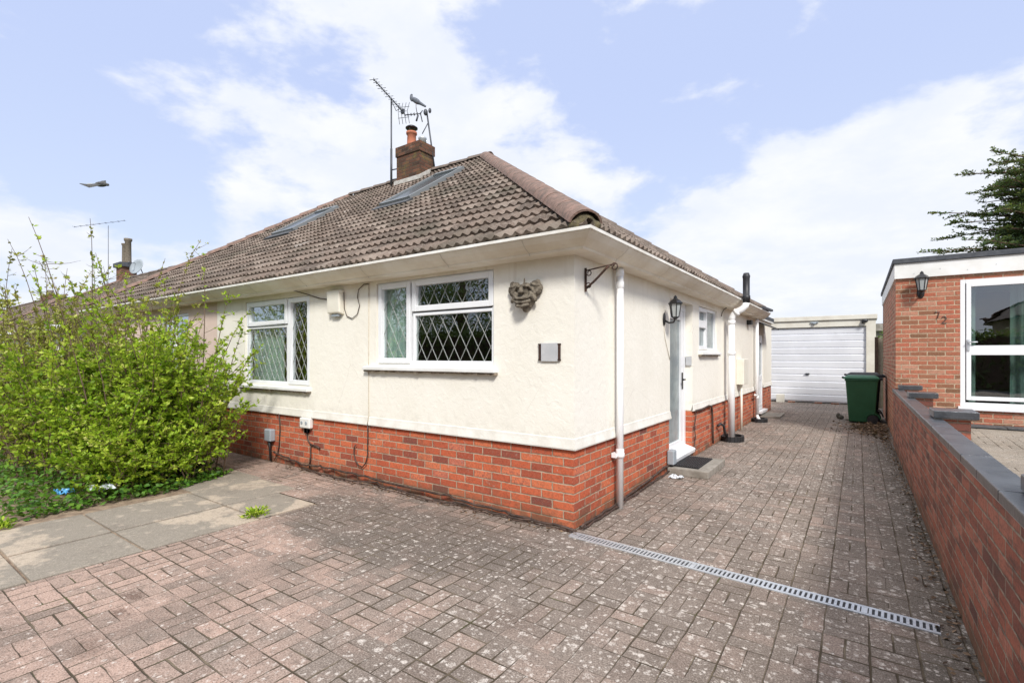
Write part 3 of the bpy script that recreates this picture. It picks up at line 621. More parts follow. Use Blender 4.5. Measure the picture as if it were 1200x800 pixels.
# front door in its recess
D = -.10
fr = MB(SD); ring(fr, 2.50, 3.677, .16, 2.25, .10, D-.06, D); fr.box((2.623, D-.06, .10), (3.677, D+.02, .16)); DR = obj('front_door', fr, 'upvc', B, bevel=.005)
lf = MB(SD); ring(lf, 2.605, 3.572, .17, 2.145, .13, D-.05, D-.004); lf.box((2.735, D-.045, .30), (2.80, D-.015, 2.0)); obj('door_leaf', lf, 'upvc', DR, bevel=.006)
gp = MB(SD); gp.box((2.80, D-.035, .30), (3.442, D-.025, 2.015)); obj('door_glass', gp, 'frost', DR)
hn = MB(SD); hn.box((3.49, D-.004, 1.02), (3.525, D+.01, 1.26)); hn.tube([(3.508, D+.01, 1.16), (3.508, D+.045, 1.16), (3.39, D+.05, 1.16)], .011); obj('handle', hn, 'black_paint', DR)
th = MB(SD); th.prism([(2.625, D+.0, .205), (2.625, .035, .16), (2.625, .045, .15), (2.625, .035, .10), (2.625, D+.0, .10)], (1.05, 0, 0)); obj('threshold', th, 'upvc', B, bevel=.004)
th = MB(SD); th.box((2.622, D-.04, -.04), (3.678, -.015, .0995)); obj('threshold_base', th, 'concrete_dark', B)
# back door of the extension
fr = MB(SD); ring(fr, 9.5, 10.25, .16, 2.02, .07, -.08, -.02); BD = obj('side_door', fr, 'upvc', B, bevel=.004)
lf = MB(SD); ring(lf, 9.57, 10.18, .17, 1.95, .12, -.07, -.01); lf.box((9.69, -.07, .9), (10.06, -.01, 1.02)); lf.box((9.69, -.06, .29), (10.06, -.02, .9)); obj('door_leaf', lf, 'upvc', BD)
gp = MB(SD); gp.box((9.69, -.05, 1.02), (10.06, -.03, 1.83)); obj('door_glass', gp, 'frost', BD)
th = MB(SD); th.box((9.45, -.02, .10), (10.35, .09, .16)); obj('threshold', th, 'upvc', B, bevel=.004)
fr = MB(SD); fr.prism([(9.35, .0, 2.30), (9.35, .33, 2.16), (9.35, .34, 2.19), (9.35, .0, 2.34)], (1.1, 0, 0)); obj('door_canopy', fr, 'slate', B)
# skylights
def skylight(x0, x1, y0, y1, parent):
    nrm = V(0, -SN, CS); pt = lambda x, y, h: V(x, y, EZ+(y+E)*RZ)+nrm*h
    def bx(mb, a, b, c, d, h0, h1):
        mb.add([pt(a, c, h0), pt(b, c, h0), pt(b, d, h0), pt(a, d, h0), pt(a, c, h1), pt(b, c, h1), pt(b, d, h1), pt(a, d, h1)], [(0, 3, 2, 1), (4, 5, 6, 7), (0, 1, 5, 4), (1, 2, 6, 5), (2, 3, 7, 6), (3, 0, 4, 7)])
    m1 = MB(); w = .055
    bx(m1, x0, x0+w, y0, y1, 0, .115); bx(m1, x1-w, x1, y0, y1, 0, .115); bx(m1, x0+w, x1-w, y0, y0+w, 0, .11); bx(m1, x0+w, x1-w, y1-w*1.6, y1, 0, .125)
    r = obj('skylight', m1, 'sl_frame', parent, bevel=.005); m2 = MB(); bx(m2, x0+w, x1-w, y0+w, y1-w*1.6, .05, .09); obj('skylight_glass', m2, 'slglass', r)
    m3 = MB(); bx(m3, x0-.06, x1+.06, y0-.16, y0-.003, .0, .075); obj('flashing', m3, 'slate', r)
skylight(-5.0, -4.22, 2.12, 3.52, B)
# chimney
CH = MB(); CH.box((-6.71, 4.0, 4.9), (-5.97, 4.45, 6.06)); CHo = obj('chimney', CH, 'brick_ch', B, uv=True)
cb = MB(); cb.box((-6.73, 3.98, 6.061), (-5.95, 4.47, 6.28)); obj('corbel', cb, 'brick_ch', CHo, uv=True)
cf = MB(); cf.box((-6.70, 4.02, 6.281), (-5.98, 4.43, 6.31)); obj('flaunching', cf, 'mortar_moss', CHo, bevel=.02)
cf = MB(); cf.prism([(-6.76, 3.96, 5.36), (-6.76, 3.96, 5.50), (-6.76, 4.30, 5.73), (-6.76, 4.30, 5.50)], (.84, 0, 0)); obj('chimney_flashing', cf, 'flash', CHo)
pt = MB(); pt.lathe((-6.45, 4.22, 6.30), [(.115, 0), (.105, .1), (.10, .30), (.125, .31), (.125, .355), (.10, .36), (.08, .36)]); obj('chimney_pot', pt, 'terracotta', CHo)
pt = MB(); pt.lathe((-6.45, 4.22, 6.74), [(.02, .07), (.09, .055), (.14, .02), (.14, 0), (.12, -.005)])
for k in range(4): a = k*math.pi/2+.4; pt.tube([(-6.45+.09*math.cos(a), 4.22+.09*math.sin(a), 6.62), (-6.45+.11*math.cos(a), 4.22+.11*math.sin(a), 6.75)], .008, 5)
obj('cowl', pt, 'black_paint', CHo)
pt = MB(); pt.lathe((-6.10, 4.22, 6.30), [(.09, 0), (.085, .10), (.095, .11), (.095, .14), (.07, .14)]); obj('chimney_pot', pt, 'steel', CHo)
# rain and soil pipes
def pipe(name, x, y, z0, z1, r, collars, m='pipe', extra=None, parent=B):
    mb = MB(); mb.tube([(x, y, z0), (x, y, z1)], r, 18)
    for c in collars: mb.tube([(x, y, c-.035), (x, y, c-.03), (x, y, c+.03), (x, y, c+.035)], [r, r*1.18, r*1.18, r], 18)
    o = obj(name, mb, m, parent); return o
dp = pipe('downpipe', .066, .83, 0, 2.37, .034, [.55, 2.32, 2.2])
cl_ = MB(); cl_.box((0, .775, .50), (.05, .885, .545)); cl_.tube([(.066, .83, .5), (.066, .83, .545)], .044, 16); obj('pipe_clip', cl_, 'pipe', dp)
sp = pipe('soil_pipe', .135, 5.70, .06, 2.12, .057, [1.55, 2.10])
el = MB(); el.tube([(.135, 5.70, 2.12), (.145, 5.70, 2.19), (.18, 5.70, 2.25), (.23, 5.70, 2.29), (.31, 5.71, 2.33), (.355, 5.72, 2.38), (.375, 5.72, 2.44)], .057, 16); el.tube([(.20, 5.70, 2.262), (.235, 5.70, 2.29)], .07, 16); obj('pipe_elbow', el, 'pipe', sp)
el = MB(); el.tube([(.375, 5.72, 2.44), (.375, 5.72, 2.50), (.375, 5.72, 2.505), (.375, 5.72, 2.56), (.375, 5.72, 2.565), (.375, 5.72, 2.86), (.375, 5.72, 2.90), (.375, 5.72, 2.96)], [.06, .06, .066, .066, .057, .057, .065, .045], 16); obj('vent_terminal', el, 'black_plastic', sp)
dk = MB(); 
for k in range(22):
    a = math.pi*2*k/22; a2 = math.pi*2*(k+.92)/22; c = (.16, 5.66)
    P = [(c[0]+rx*math.cos(q), c[1]+rx*1.35*math.sin(q)) for q in (a, a2) for rx in (.15, .19)]
    dk.prism([(P[0][0], P[0][1], 0), (P[1][0], P[1][1], 0), (P[3][0], P[3][1], 0), (P[2][0], P[2][1], 0)], (0, 0, .09))
tag(obj('gully_surround', dk, 'dark'), 'black raised gully surround at the foot of the thick white soil pipe', 'gully', 'drain gullies')
sp2 = pipe('downpipe', .075, 8.80, .12, 2.37, .036, [.55, 2.3])
el = MB(); el.tube([(.075, 8.55, .62), (.075, 8.64, .60), (.075, 8.80, .58)], .022, 10); obj('waste_branch', el, 'pipe', sp2); el = MB(); el.tube([(.075, 8.80, .14), (.10, 8.78, .07), (.14, 8.74, .04)], .036, 12); obj('shoe', el, 'pipe', sp2)
dk = MB()
for k in range(16):
    a = math.pi*2*k/16; a2 = math.pi*2*(k+.9)/16; c = (.14, 8.72)
    P = [(c[0]+rx*math.cos(q), c[1]+rx*1.3*math.sin(q)) for q in (a, a2) for rx in (.12, .17)]
    dk.prism([(P[0][0], P[0][1], 0), (P[1][0], P[1][1], 0), (P[3][0], P[3][1], 0), (P[2][0], P[2][1], 0)], (0, 0, .08))
tag(obj('gully_surround', dk, 'dark'), 'small black gully surround below the thin downpipe near the side door', 'gully', 'drain gullies')
# meter box with its duct
mb_ = MB(); mb_.box((.0, 6.85, .93), (.14, 7.35, 1.44)); mt = obj('meter_box', mb_, 'cream_plastic', bevel=.01); tag(mt, 'cream plastic meter box on the side wall beyond the thick soil pipe', 'meter box')
mb_ = MB(); mb_.tube([(.07, 6.98, 0), (.07, 6.98, .93)], .022, 10); obj('duct', mb_, 'cream_plastic', mt)
# ================================================================== ATTACHED HALF
A = thing('attached_bungalow', 'pinkish rendered left half of the semi-detached pair, mostly behind the shrub', 'bungalow', (-9.2, 0, 0))
obj('wall', wall_mb(F, -12, -6.455, PL, 2.42, [(-8.75, -7.5, 1.2, 2.25)]), 'render_pink', A, uv=True)
obj('brick_base', wall_mb(front(.012), -12, -6.455, -.05, PL, []), 'brick', A, uv=True)
bk = MB(); bk.box((-12, .25, 0), (-11.8, 9, 2.42)); bk.box((-12, 8.8, 0), (-6.46, 9, 2.42)); bk.box((-11.8, .0, 2.42), (-6.46, 9, 2.45)); obj('wall', bk, 'interior', A)
w = window(A, F, -8.75, -7.5, 1.2, 2.25, [(-8.73, -8.15, 1.22, 2.23, True), (-8.12, -7.52, 1.22, 2.23, False)])
curtain(w, F, -8.7, -8.2, 1.22, 2.2, -.2)
st = [lambda o, z: (-12-o, -o, z), lambda o, z: (-6.455, -o, z)]
gA = sweep(pr, st, 'gutter', 'gutter', A); sweep(pl, st, 'lip', 'gutter_lip', gA)
RK = -8.9; HL = -12.26
ra = MB(); ra.add([(-6.455, -E, EZ-.02), (HL, -E, EZ-.02), (RK, PK.y, PK.z-.05), (-6.455, PK.y, PK.z-.05), (HL, 9.1, EZ-.02), (-6.455, 9.1, EZ-.02)], [(0, 3, 2, 1), (1, 2, 4), (3, 5, 4, 2)]); RA = obj('roof', ra, 'soffit_dark', A)
hv = V(RK-HL, PK.y+E, 0); hn_ = V(-hv.y, hv.x, 0)
tile_face((-6.455, -E, EZ), (-1, 0, 0), (0, CS, SN), 5.9, vlen, [((HL, -E, 0), hn_)], 'front_tiles', RA, u_off=-6.7-.0)
hip_tiles((HL+.05, -E+.05, EZ+.07), (RK, PK.y, PK.z+.03), 'hip_tiles', RA, 'ridge')
hip_tiles((RK, PK.y, PK.z+.03), (-6.46, PK.y, PK.z+.03), 'ridge_tiles', RA, 'ridge_dark')
skylight(-8.45, -7.62, 2.05, 3.15, A)
# ================================================================== THINGS ON THE WALLS
# grotesque face
mk = MB(); cx, cz = -.485, 2.055
mk.ell((cx, -.02, cz-.01), (.115, .045, .125)); mk.ell((cx-.01, -.045, cz+.045), (.07, .04, .055))
for s in (-1, 1):
    mk.ell((cx+s*.115, -.03, cz+.055), (.055, .03, .075), (0, s*R(-28), 0)); mk.ell((cx+s*.135, -.035, cz+.10), (.03, .02, .032), (0, s*R(15), 0)); mk.ell((cx+s*.165, -.03, cz+.06), (.02, .02, .035), (0, s*R(-20), 0)); mk.tube([(cx+s*.07, -.05, cz+.10), (cx+s*.12, -.06, cz+.075), (cx+s*.17, -.05, cz+.075)], [.008, .012, .006], 6); mk.ell((cx+s*.12, -.055, cz-.045), (.02, .02, .03), (0, s*R(-30), 0))
    mk.ell((cx+s*.035, -.085, cz+.07), (.028, .02, .014)); mk.ell((cx+s*.09, -.05, cz-.01), (.035, .03, .05), (0, s*R(-30), 0)); mk.tube([(cx+s*.05, -.08, cz+.085), (cx+s*.09, -.07, cz+.05), (cx+s*.12, -.06, cz+.0), (cx+s*.15, -.05, cz+.03)], [.012, .012, .012, .008], 6)
mk.ell((cx, -.095, cz+.035), (.02, .03, .035)); mk.ell((cx, -.11, cz+.018), (.028, .02, .014))
for k, (rz, rr) in enumerate([(-.02, .075), (-.055, .082), (-.09, .062)]):
    pts = [(cx+rr*math.cos(a), -.075-.035*math.sin(a), cz+rz-.02*math.sin(a)) for a in [math.pi*q/8 for q in range(9)]]; mk.tube(pts, .014, 7)
mk.ell((cx, -.05, cz-.055), (.07, .045, .055)); mk.ell((cx+.005, -.03, cz-.12), (.035, .03, .04)); mk.tube([(cx, -.05, cz+.09), (cx+.005, -.05, cz+.15)], [.012, .005], 6)
mk.v = [tuple(p) for p in mk.v]
tag(obj('wall_mask', mk, 'stone', remesh=.0045), 'grey carved stone grotesque face hanging right of the leaded window', 'wall mask')
# plaque
pq = thing('wall_plaque', 'small square grey metal plaque on the cream wall below the stone face', 'plaque', (-.25, 0, 1.53))
m_ = MB(); m_.box((-.325, -.02, 1.452), (-.155, -.006, 1.615)); obj('plate', m_, 'grey_plate', pq, bevel=.003)
m_ = MB()
for xx in (-.352, -.152):
    m_ = MB(); m_.box((xx, -.016, 1.46), (xx+.018, .0, 1.61)); m_.box((xx-.004, -.02, 1.46), (xx+.022, 0, 1.472)); m_.box((xx-.004, -.02, 1.598), (xx+.022, 0, 1.61)); obj('bracket', m_, 'iron', pq)
# hanging basket bracket, projecting from the side wall
br = MB(); yb = .19
br.bar((.012, yb, 2.07), (.012, yb, 2.28), .02, .008); br.tube([(.01, yb, 2.255), (.30, yb, 2.29)], .006, 6); br.tube([(.02, yb, 2.10), (.10, yb, 2.16), (.20, yb, 2.25), (.235, yb, 2.275)], .010, 6)
def scroll(cx, cz, r, a0, turns, n=16):
    return [(cx+r*(1-.6*k/n)*math.cos(a0+turns*2*math.pi*k/n), yb, cz+r*(1-.6*k/n)*math.sin(a0+turns*2*math.pi*k/n)) for k in range(n+1)]
br.tube(scroll(.045, 2.235, .028, R(180), 1.1), .005, 5); br.tube(scroll(.042, 2.12, .03, R(200), -1.1), .005, 5); br.tube(scroll(.285, 2.262, .036, R(160), -1.2), .006, 5)
tag(obj('basket_bracket', br, 'iron'), 'rusty black scrolled iron hanging basket bracket near the top of the house corner', 'bracket')
# lanterns
def lantern(loc, out, label, up=False, s=1.):
    """loc: centre of wall plate, out: outward unit vector"""
    o = Vector(out); c = Vector(loc); sd = Vector((-o.y, o.x, 0)); t = thing('wall_lantern', label, 'lantern', loc, 'black wall lanterns')
    m = MB(); m.ell(c+o*.012, (.045*s if abs(o.y) > .5 else .014, .014 if abs(o.y) > .5 else .045*s, .085*s)); obj('wall_plate', m, 'black_paint', t)
    L = c+o*.15*s+V(0, 0, .06*s); m = MB(); m.tube([c+o*.02-V(0, 0, .02*s), c+o*.07*s-V(0, 0, .05*s), c+o*.13*s-V(0, 0, .045*s), L-V(0, 0, .055*s)], .012*s, 8); m.lathe(L-V(0, 0, .07*s), [(.015*s, 0), (.04*s, .02*s), (.05*s, .03*s)], 6); obj('arm', m, 'black_paint', t)
    g_ = MB(); g_.lathe(L-V(0, 0, .035*s), [(.043*s, 0), (.068*s, .16*s)], 6); gg = obj('lamp_glass', g_, 'lampglass', t); gg.data.polygons.foreach_set('use_smooth', [False]*len(gg.data.polygons))
    m = MB()
    for k in range(6):
        a = math.pi/3*k; m.tube([L+V(math.cos(a)*.046*s, math.sin(a)*.046*s, -.04*s), L+V(math.cos(a)*.072*s, math.sin(a)*.072*s, .125*s)], .006*s, 5)
    m.lathe(L+V(0, 0, .122*s), [(.09*s, 0), (.092*s, .012*s), (.06*s, .045*s), (.03*s, .065*s), (.022*s, .075*s), (.022*s, .09*s), (.006*s, .11*s)], 6); cg = obj('cage', m, 'black_paint', t); cg.data.polygons.foreach_set('use_smooth', [False]*len(cg.data.polygons))
    return t
lantern((0, 2.36, 1.96), (1, 0, 0), 'black glazed lantern on the bungalow wall beside the recessed front door', s=.98)
m_ = MB(); m_.tube([(.008, 2.36, 1.86), (.008, 2.40, 1.72), (.008, 2.52, 1.55), (.006, 2.60, 1.45)], .004, 5); tag(obj('lamp_cable', m_, 'cable_cream'), 'thin painted cable hanging from the lantern beside the front door', 'cable')
# alarm box and cables
ab = thing('alarm_box', 'cream alarm box with a slanted base under the soffit between the two front windows', 'alarm box', (-3.28, 0, 2.15))
m_ = MB(F); m_.prism([(-3.41, 0, 2.005), (-3.41, .075, 2.03), (-3.41, .085, 2.30), (-3.41, .0, 2.31)], (.245, 0, 0)); obj('cover', m_, 'cream_plastic', ab, bevel=.012)
m_ = MB(F); m_.box((-3.36, .0, 1.985), (-3.22, .05, 2.02)); obj('strobe', m_, 'grey_plastic', ab, bevel=.006)
m_ = MB(F); m_.tube([(-4.66, .24, 2.48), (-4.4, .13, 2.43), (-4.15, .04, 2.365), (-3.9, .01, 2.30), (-3.65, .01, 2.235), (-3.5, .01, 2.215), (-3.41, .03, 2.235)], .006, 6); tag(obj('alarm_cable', m_, 'cable'), 'dark cable sagging from the gutter to the left side of the alarm box', 'cable')
m_ = MB(F); m_.tube([(-3.15, .02, 2.28), (-3.14, .02, 2.08), (-3.10, .012, 1.985), (-3.0, .012, 1.95), (-2.9, .012, 2.0), (-2.86, .012, 2.1), (-2.90, .012, 2.2), (-2.88, .012, 2.29), (-2.78, .012, 2.345), (-2.70, .012, 2.34)], .005, 6); tag(obj('alarm_cable', m_, 'cable'), 'thin cable looping from the right side of the alarm box up to the soffit', 'cable')
m_ = MB(F); m_.tube([(-2.70, .004, 2.35), (-2.705, .004, 1.4), (-2.70, .006, .80), (-2.70, .026, .705)], .006, 6); tag(obj('wall_cable', m_, 'cable_cream'), 'painted cable straight down the cream wall left of the big leaded window', 'cable')
m_ = MB(F); m_.tube([(-2.70, .022, .70), (-2.70, .02, .60), (-2.705, .02, .34), (-2.74, .02, .24), (-2.80, .02, .19), (-2.87, .02, .205), (-2.93, .02, .26), (-2.955, .02, .33), (-2.95, .02, .41), (-2.92, .02, .44)], .008, 6)
tag(obj('hanging_cable', m_, 'cable'), 'dark cable ending in a hooked loop on the front brickwork', 'cable')
m_ = MB(F); m_.tube([(-4.60, .02, .70), (-4.60, .005, .5), (-4.62, .005, .25), (-4.66, .01, .12), (-4.72, .02, .04)], .007, 6); tag(obj('brick_cable', m_, 'cable'), 'thin dark cable running straight down the brickwork near the shrub', 'cable')
# bundles along the foot of the wall
random.seed(9)
def cable_run(pts, r, label, wob=.02, n=8, m='cable'):
    out = []
    for i in range(len(pts)-1):
        a, b = Vector(pts[i]), Vector(pts[i+1])
        for k in range(n): p = a.lerp(b, k/n); out.append(p+V(random.uniform(-wob, wob)*.3, random.uniform(-wob, wob), max(0, random.uniform(-wob, wob))*.8))
    out.append(Vector(pts[-1])); m_ = MB(); m_.tube(out, r, 6); tag(obj('ground_cable', m_, m), label, 'cable', 'cables along the foot of the wall')
cable_run([(-4.7, -.03, .16), (-4.0, -.04, .07), (-3.55, -.035, .10), (-2.9, -.05, .10), (-2.2, -.06, .085), (-1.4, -.05, .075), (-.7, -.05, .045), (.02, -.06, .03)], .012, 'thick black cable lying along the foot of the front brick base', .018)
cable_run([(-4.0, -.06, .03), (-3.2, -.09, .02), (-2.4, -.08, .05), (-1.6, -.10, .03), (-.8, -.08, .03), (.04, -.05, .03)], .010, 'thinner black cable lying on the paving against the front brick base', .03)
cable_run([(.04, .04, .03), (.04, .7, .04), (.035, 1.5, .07), (.03, 2.3, .12), (.02, 2.55, .10)], .013, 'black cable along the side brick base from the corner to the front door', .015)
cable_run([(.07, .05, .02), (.06, .9, .02), (.05, 1.8, .05), (.03, 2.5, .04)], .009, 'thin black cable lowest along the side brick base before the front door', .025)
m_ = MB(SD); m_.tube([(3.85, .01, .70), (3.82, .01, .6), (3.74, .01, .45), (3.80, .01, .30), (3.72, .01, .15), (3.6, .02, .06)], .007, 5); tag(obj('brick_cable', m_, 'cable'), 'wavy brown cable down the side brickwork just beyond the front door', 'cable')
m_ = MB(SD); m_.tube([(3.75, .02, .69), (4.1, .02, .68), (4.55, .02, .70), (4.75, .02, .67), (4.80, .02, .5), (4.82, .02, .3), (4.80, .03, .06)], .017, 7); tag(obj('brick_cable', m_, 'cable'), 'thick black cable bent down the side brickwork before the soil pipe', 'cable')
m_ = MB(SD); m_.tube([(5.15, .02, .30), (5.2, .06, .34), (5.3, .09, .30), (5.32, .10, .2), (5.4, .12, .10)], .022, 8); tag(obj('waste_pipe', m_, 'black_plastic'), 'short bent black waste pipe draining into the soil pipe gully', 'pipe')
# sockets and small boxes
m_ = MB(F); m_.box((-4.055, -.012, .555), (-3.83, .05, .69)); so = obj('outdoor_socket', m_, 'white_plastic', bevel=.015); tag(so, 'white double box on the front brick base with a dark lead below', 'socket')
m_ = MB(F)
for a in (-4.0, -3.9): m_ = MB(F); m_.tube([(a, .05, .625), (a, .056, .625)], .022, 12); obj('socket_cover', m_, 'grey_plastic', so); m_ = MB(F); m_.box((-3.98, -.01, .49), (-3.91, .03, .553)); obj('gland', m_, 'dark', so, bevel=.006)
m_ = MB(F); m_.tube([(-3.945, .01, .49), (-3.93, .01, .40), (-3.86, .01, .345), (-3.86, .01, .2), (-3.87, .02, .04)], .009, 6); m_.tube([(-3.86, .01, .345), (-3.72, .012, .335), (-3.66, .012, .32)], .012, 6); tag(obj('socket_lead', m_, 'cable'), 'dark lead hanging from the white socket box down to the paving', 'cable')
m_ = MB(F); m_.box((-4.90, -.012, .30), (-4.74, .07, .47)); gb = obj('junction_box', m_, 'grey_plastic', bevel=.015); tag(gb, 'grey junction box low on the front brick base beside the shrub', 'junction box', 'grey junction boxes'); m_ = MB(F); m_.tube([(-4.82, .03, .30), (-4.82, .03, .20), (-4.80, .03, .02)], [.025, .016, .012], 8); obj('lead', m_, 'dark', gb)
m_ = MB(SD); m_.box((2.50, .0, .12), (2.63, .085, .30)); tag(obj('junction_box', m_, 'grey_plastic', bevel=.012), 'grey box fixed to the brickwork at the left foot of the front door', 'junction box', 'grey junction boxes')
kp = MB(); kp.box((-.09, 3.65, 1.36), (-.01, 3.679, 1.50)); kpo = obj('door_keypad', kp, 'grey_plate', bevel=.006); tag(kpo, 'small grey keypad box in the reveal right of the front door', 'keypad')
kp = MB(SD); kp.box((7.95, 0, 2.18), (8.12, .10, 2.28)); tag(obj('floodlight', kp, 'black_plastic', bevel=.01), 'small black floodlight under the soffit before the side door', 'floodlight')
kp = MB(); kp.tube([(.02, 5.45, 2.20), (.02, 5.50, 2.26), (.03, 5.60, 2.33), (.06, 5.66, 2.36)], .008, 6); kp.tube([(.12, 5.78, 2.22), (.09, 5.9, 2.14), (.06, 6.05, 2.12), (.04, 6.2, 2.18)], .007, 6); tag(obj('soffit_cable', kp, 'cable'), 'dark cable looped around the elbow of the soil pipe', 'cable')
# steps and mats
sp_ = MB(); sp_.box((0.003, 2.50, 0), (.50, 3.43, .088)); so = obj('door_step', sp_, 'concrete', bevel=.008); tag(so, 'low concrete step with a black mat at the recessed front door', 'step', 'concrete door steps')
mt_ = MB(); x0, x1, y0, y1 = .035, .36, 2.60, 3.34
mt_.box((x0, y0, .0885), (x1, y1, .094)); 
for k in range(12): u = x0+.015+(x1-x0-.03)*k/11; mt_.box((u-.006, y0+.01, .094), (u+.006, y1-.01, .104))
for k in range(24): u = y0+.015+(y1-y0-.03)*k/23; mt_.box((x0+.01, u-.005, .0942), (x1-.01, u+.005, .101))
tag(obj('door_mat', mt_, 'dark'), 'black ribbed rubber mat on the step at the front door', 'doormat')
sp_ = MB(); sp_.box((0.003, 9.5, 0), (.46, 10.5, .05)); sp_.box((.06, 9.62, .0502), (.38, 10.38, .056)); tag(obj('door_step', sp_, 'concrete', bevel=.006), 'thin low slab at the foot of the far white side door', 'step', 'concrete door steps')
# white dropped wrapper and stones
def crumple(name, c, r, m, label, cat, seed=1, flat=.4):
    random.seed(seed); mb = MB(); n = 9; vs = []; fs = []
    for i in range(n+1):
        for j in range(n+1):
            u, v = i/n-.5, j/n-.5; vs.append((c[0]+u*r*2*(1+.2*random.random()), c[1]+v*r*1.4*(1+.3*random.random()), c[2]+.004+random.random()*r*flat))
    for i in range(n):
        for j in range(n):
            if random.random() < .9 or (2 < i < 6): a = i*(n+1)+j; fs.append((a, a+1, a+n+2, a+n+1))
    mb.add(vs, fs); o = obj(name, mb, m); md = o.modifiers.new('s', 'SOLIDIFY'); md.thickness = .002; return tag(o, label, cat)
crumple('litter', (.16, 2.36, 0), .07, 'white_bag', 'crumpled white wrapper on the paving in front of the door step', 'litter', 2, .5)
crumple('litter', (-4.62, -2.28, .10), .085, 'blue_bag', 'crumpled blue wrapper caught at the foot of the shrub', 'litter', 4, .6)
crumple('litter', (-4.42, -2.02, .11), .10, 'white_bag', 'pale crumpled plastic wrapper at the foot of the shrub, beside the blue one', 'litter', 5, .5)
# ================================================================== DRAIN CHANNEL
a = V(.03, -.085, 0); b_ = V(2.36, -.215, 0); d = (b_-a).normalized(); n_ = V(-d.y, d.x, 0); Lc = (b_-a).length
DC = thing('drain_channel', 'galvanised slotted drain channel set across the block paving', 'drain', a)
m_ = MB()
for s in (-1, 1):
    p = a+n_*.05*s; m_.bar(p+V(0, 0, -.004), p+d*Lc+V(0, 0, -.004), .022, .022)
    p = a+n_*.061*s
k = 0; x = .0
while x < Lc: p = a+d*x; m_.bar(p-n_*.045+V(0, 0, .000), p+n_*.045+V(0, 0, .000), .0145 if abs(x % .99) > .035 else .03, .016); x += .0285
obj('grate', m_, 'steel', DC); m_ = MB(); m_.bar(a+V(0, 0, .0012), b_+V(0, 0, .0012), .086, .001); obj('channel', m_, 'dark', DC)
# ================================================================== BOUNDARY WALL
GW = thing('boundary_wall', 'low dark red brick garden wall with blue-grey coping along the right of the driveway', 'garden wall', (2.58, 0, 0))
m_ = MB(); m_.box((2.475, -6, -.1), (2.588, 6.83, .892)); obj('brickwork', m_, 'brick_wall', GW, uv=True)
random.seed(4); yy = -6.0; m_ = MB()
while yy < 6.8:
    L = min(.46, 6.83-yy); m_.box((2.466, yy+.004, .8945+random.random()*.002), (2.602, yy+L-.004, .944+random.random()*.003)); yy += L
obj('coping', m_, 'blue_brick', GW, bevel=.006)
m_ = MB(); m_.box((2.473, -6, .888), (2.59, 6.83, .8942)); obj('bed_joint', m_, 'flash', GW)
for yp in (-1.26, 1.93, 4.55, 6.46):
    m_ = MB(); m_.box((2.590, yp+.04, .05), (2.785, yp+.30, .893)); m_.box((2.603, yp+.04, .893), (2.785, yp+.30, .944)); pr_ = obj('pier', m_, 'brick_wall', GW, uv=True)
    m_ = MB(); m_.box((2.545, yp+.02, .946), (2.82, yp+.32, .953)); obj('bed_joint', m_, 'flash', pr_)
    m_ = MB(); m_.box((2.535, yp, .954), (2.835, yp+.34, 1.02)); obj('pier_cap', m_, 'blue_brick', pr_, bevel=.006)
# ================================================================== NEIGHBOUR HOUSE
NB = thing('neighbour_house', 'flat-roofed red brick house with white fascia on the right', 'house', (2.5, 6.85, 0))
NF = front(6.85); NX = 2.512
win = (3.33, 5.6, .70, 2.72)
obj('wall', wall_mb(NF, NX, 12, -.1, 2.80, [win]), 'brick_nb', NB, uv=True)
obj('wall', wall_mb(lambda u, o, z: (NX-o, u, z), 7.10, 12.2, -.1, 2.80, []), 'brick_nb', NB, uv=True)
m_ = MB(); m_.box((NX, 12.0, 0), (12, 12.2, 2.8)); m_.box((11.8, 7.1, 0), (12, 12, 2.8)); m_.box((2.8, 10.2, 0), (11.8, 10.3, 2.8)); m_.box((2.77, 7.11, .3), (11.8, 12, .4)); obj('inner_wall', m_, 'interior', NB)
m_ = MB(); m_.box((NX-.02, 6.80, 2.801), (12.05, 12.25, 3.05)); FA = obj('fascia', m_, 'white_paint', NB, bevel=.003)
m_ = MB(); m_.box((NX-.045, 6.77, 3.052), (12.1, 12.28, 3.135)); obj('flat_roof', m_, 'felt', NB, bevel=.008)
for k in range(12): m_ = MB(NF); m_.tube([(2.75+.33*k, .05, 2.87+.05*(k % 2)), (2.75+.33*k, .056, 2.87+.05*(k % 2))], .006, 6); obj('fascia_nail', m_, 'grey_plastic', FA)
PW = window(NB, NF, 3.33, 5.6, .70, 2.72, [(3.40, 4.42, .80, 2.66, True), (4.46, 5.55, .80, 2.66, False)], name='patio_door', fw=.06, inset=.0)
m_ = MB(NF); m_.box((3.45, -.06, 1.515), (4.37, .012, 1.665)); obj('door_rail', m_, 'upvc', PW, bevel=.004)
m_ = MB(NF); m_.box((3.425-.012, .014, 1.58), (3.425+.014, .028, 1.76)); m_.tube([(3.425, .02, 1.72), (3.425, .055, 1.72), (3.53, .06, 1.72)], .010, 8); obj('handle', m_, 'steel', PW)
m_ = MB(NF); m_.box((3.30, -.03, .64), (5.65, .05, .697)); obj('door_sill', m_, 'upvc', NB, bevel=.004)
curtain(PW, NF, 3.95, 5.5, .75, 2.68, -.28, 'curtain_dark', n=100); curtain(PW, NF, 3.46, 3.55, .75, 2.68, -.25, 'curtain_dark', n=12)
lantern((2.84, 6.85, 2.55), (0, -1, 0), 'black lantern on the red brick wall above the house number', s=1.15)
HN = thing('house_number', 'grey metal house number 72 on the neighbour brick wall, under the lantern', 'house number', (3.1, 6.85, 2.13))
def poly(pts, r=.007): q = (u, z); m = MB(NF); m.tube([(q[0]+(a-q[0])*.85, .012, q[1]+(b-q[1])*.85) for a, b in pts], r, 6); return m
u, z = 3.05, 2.17
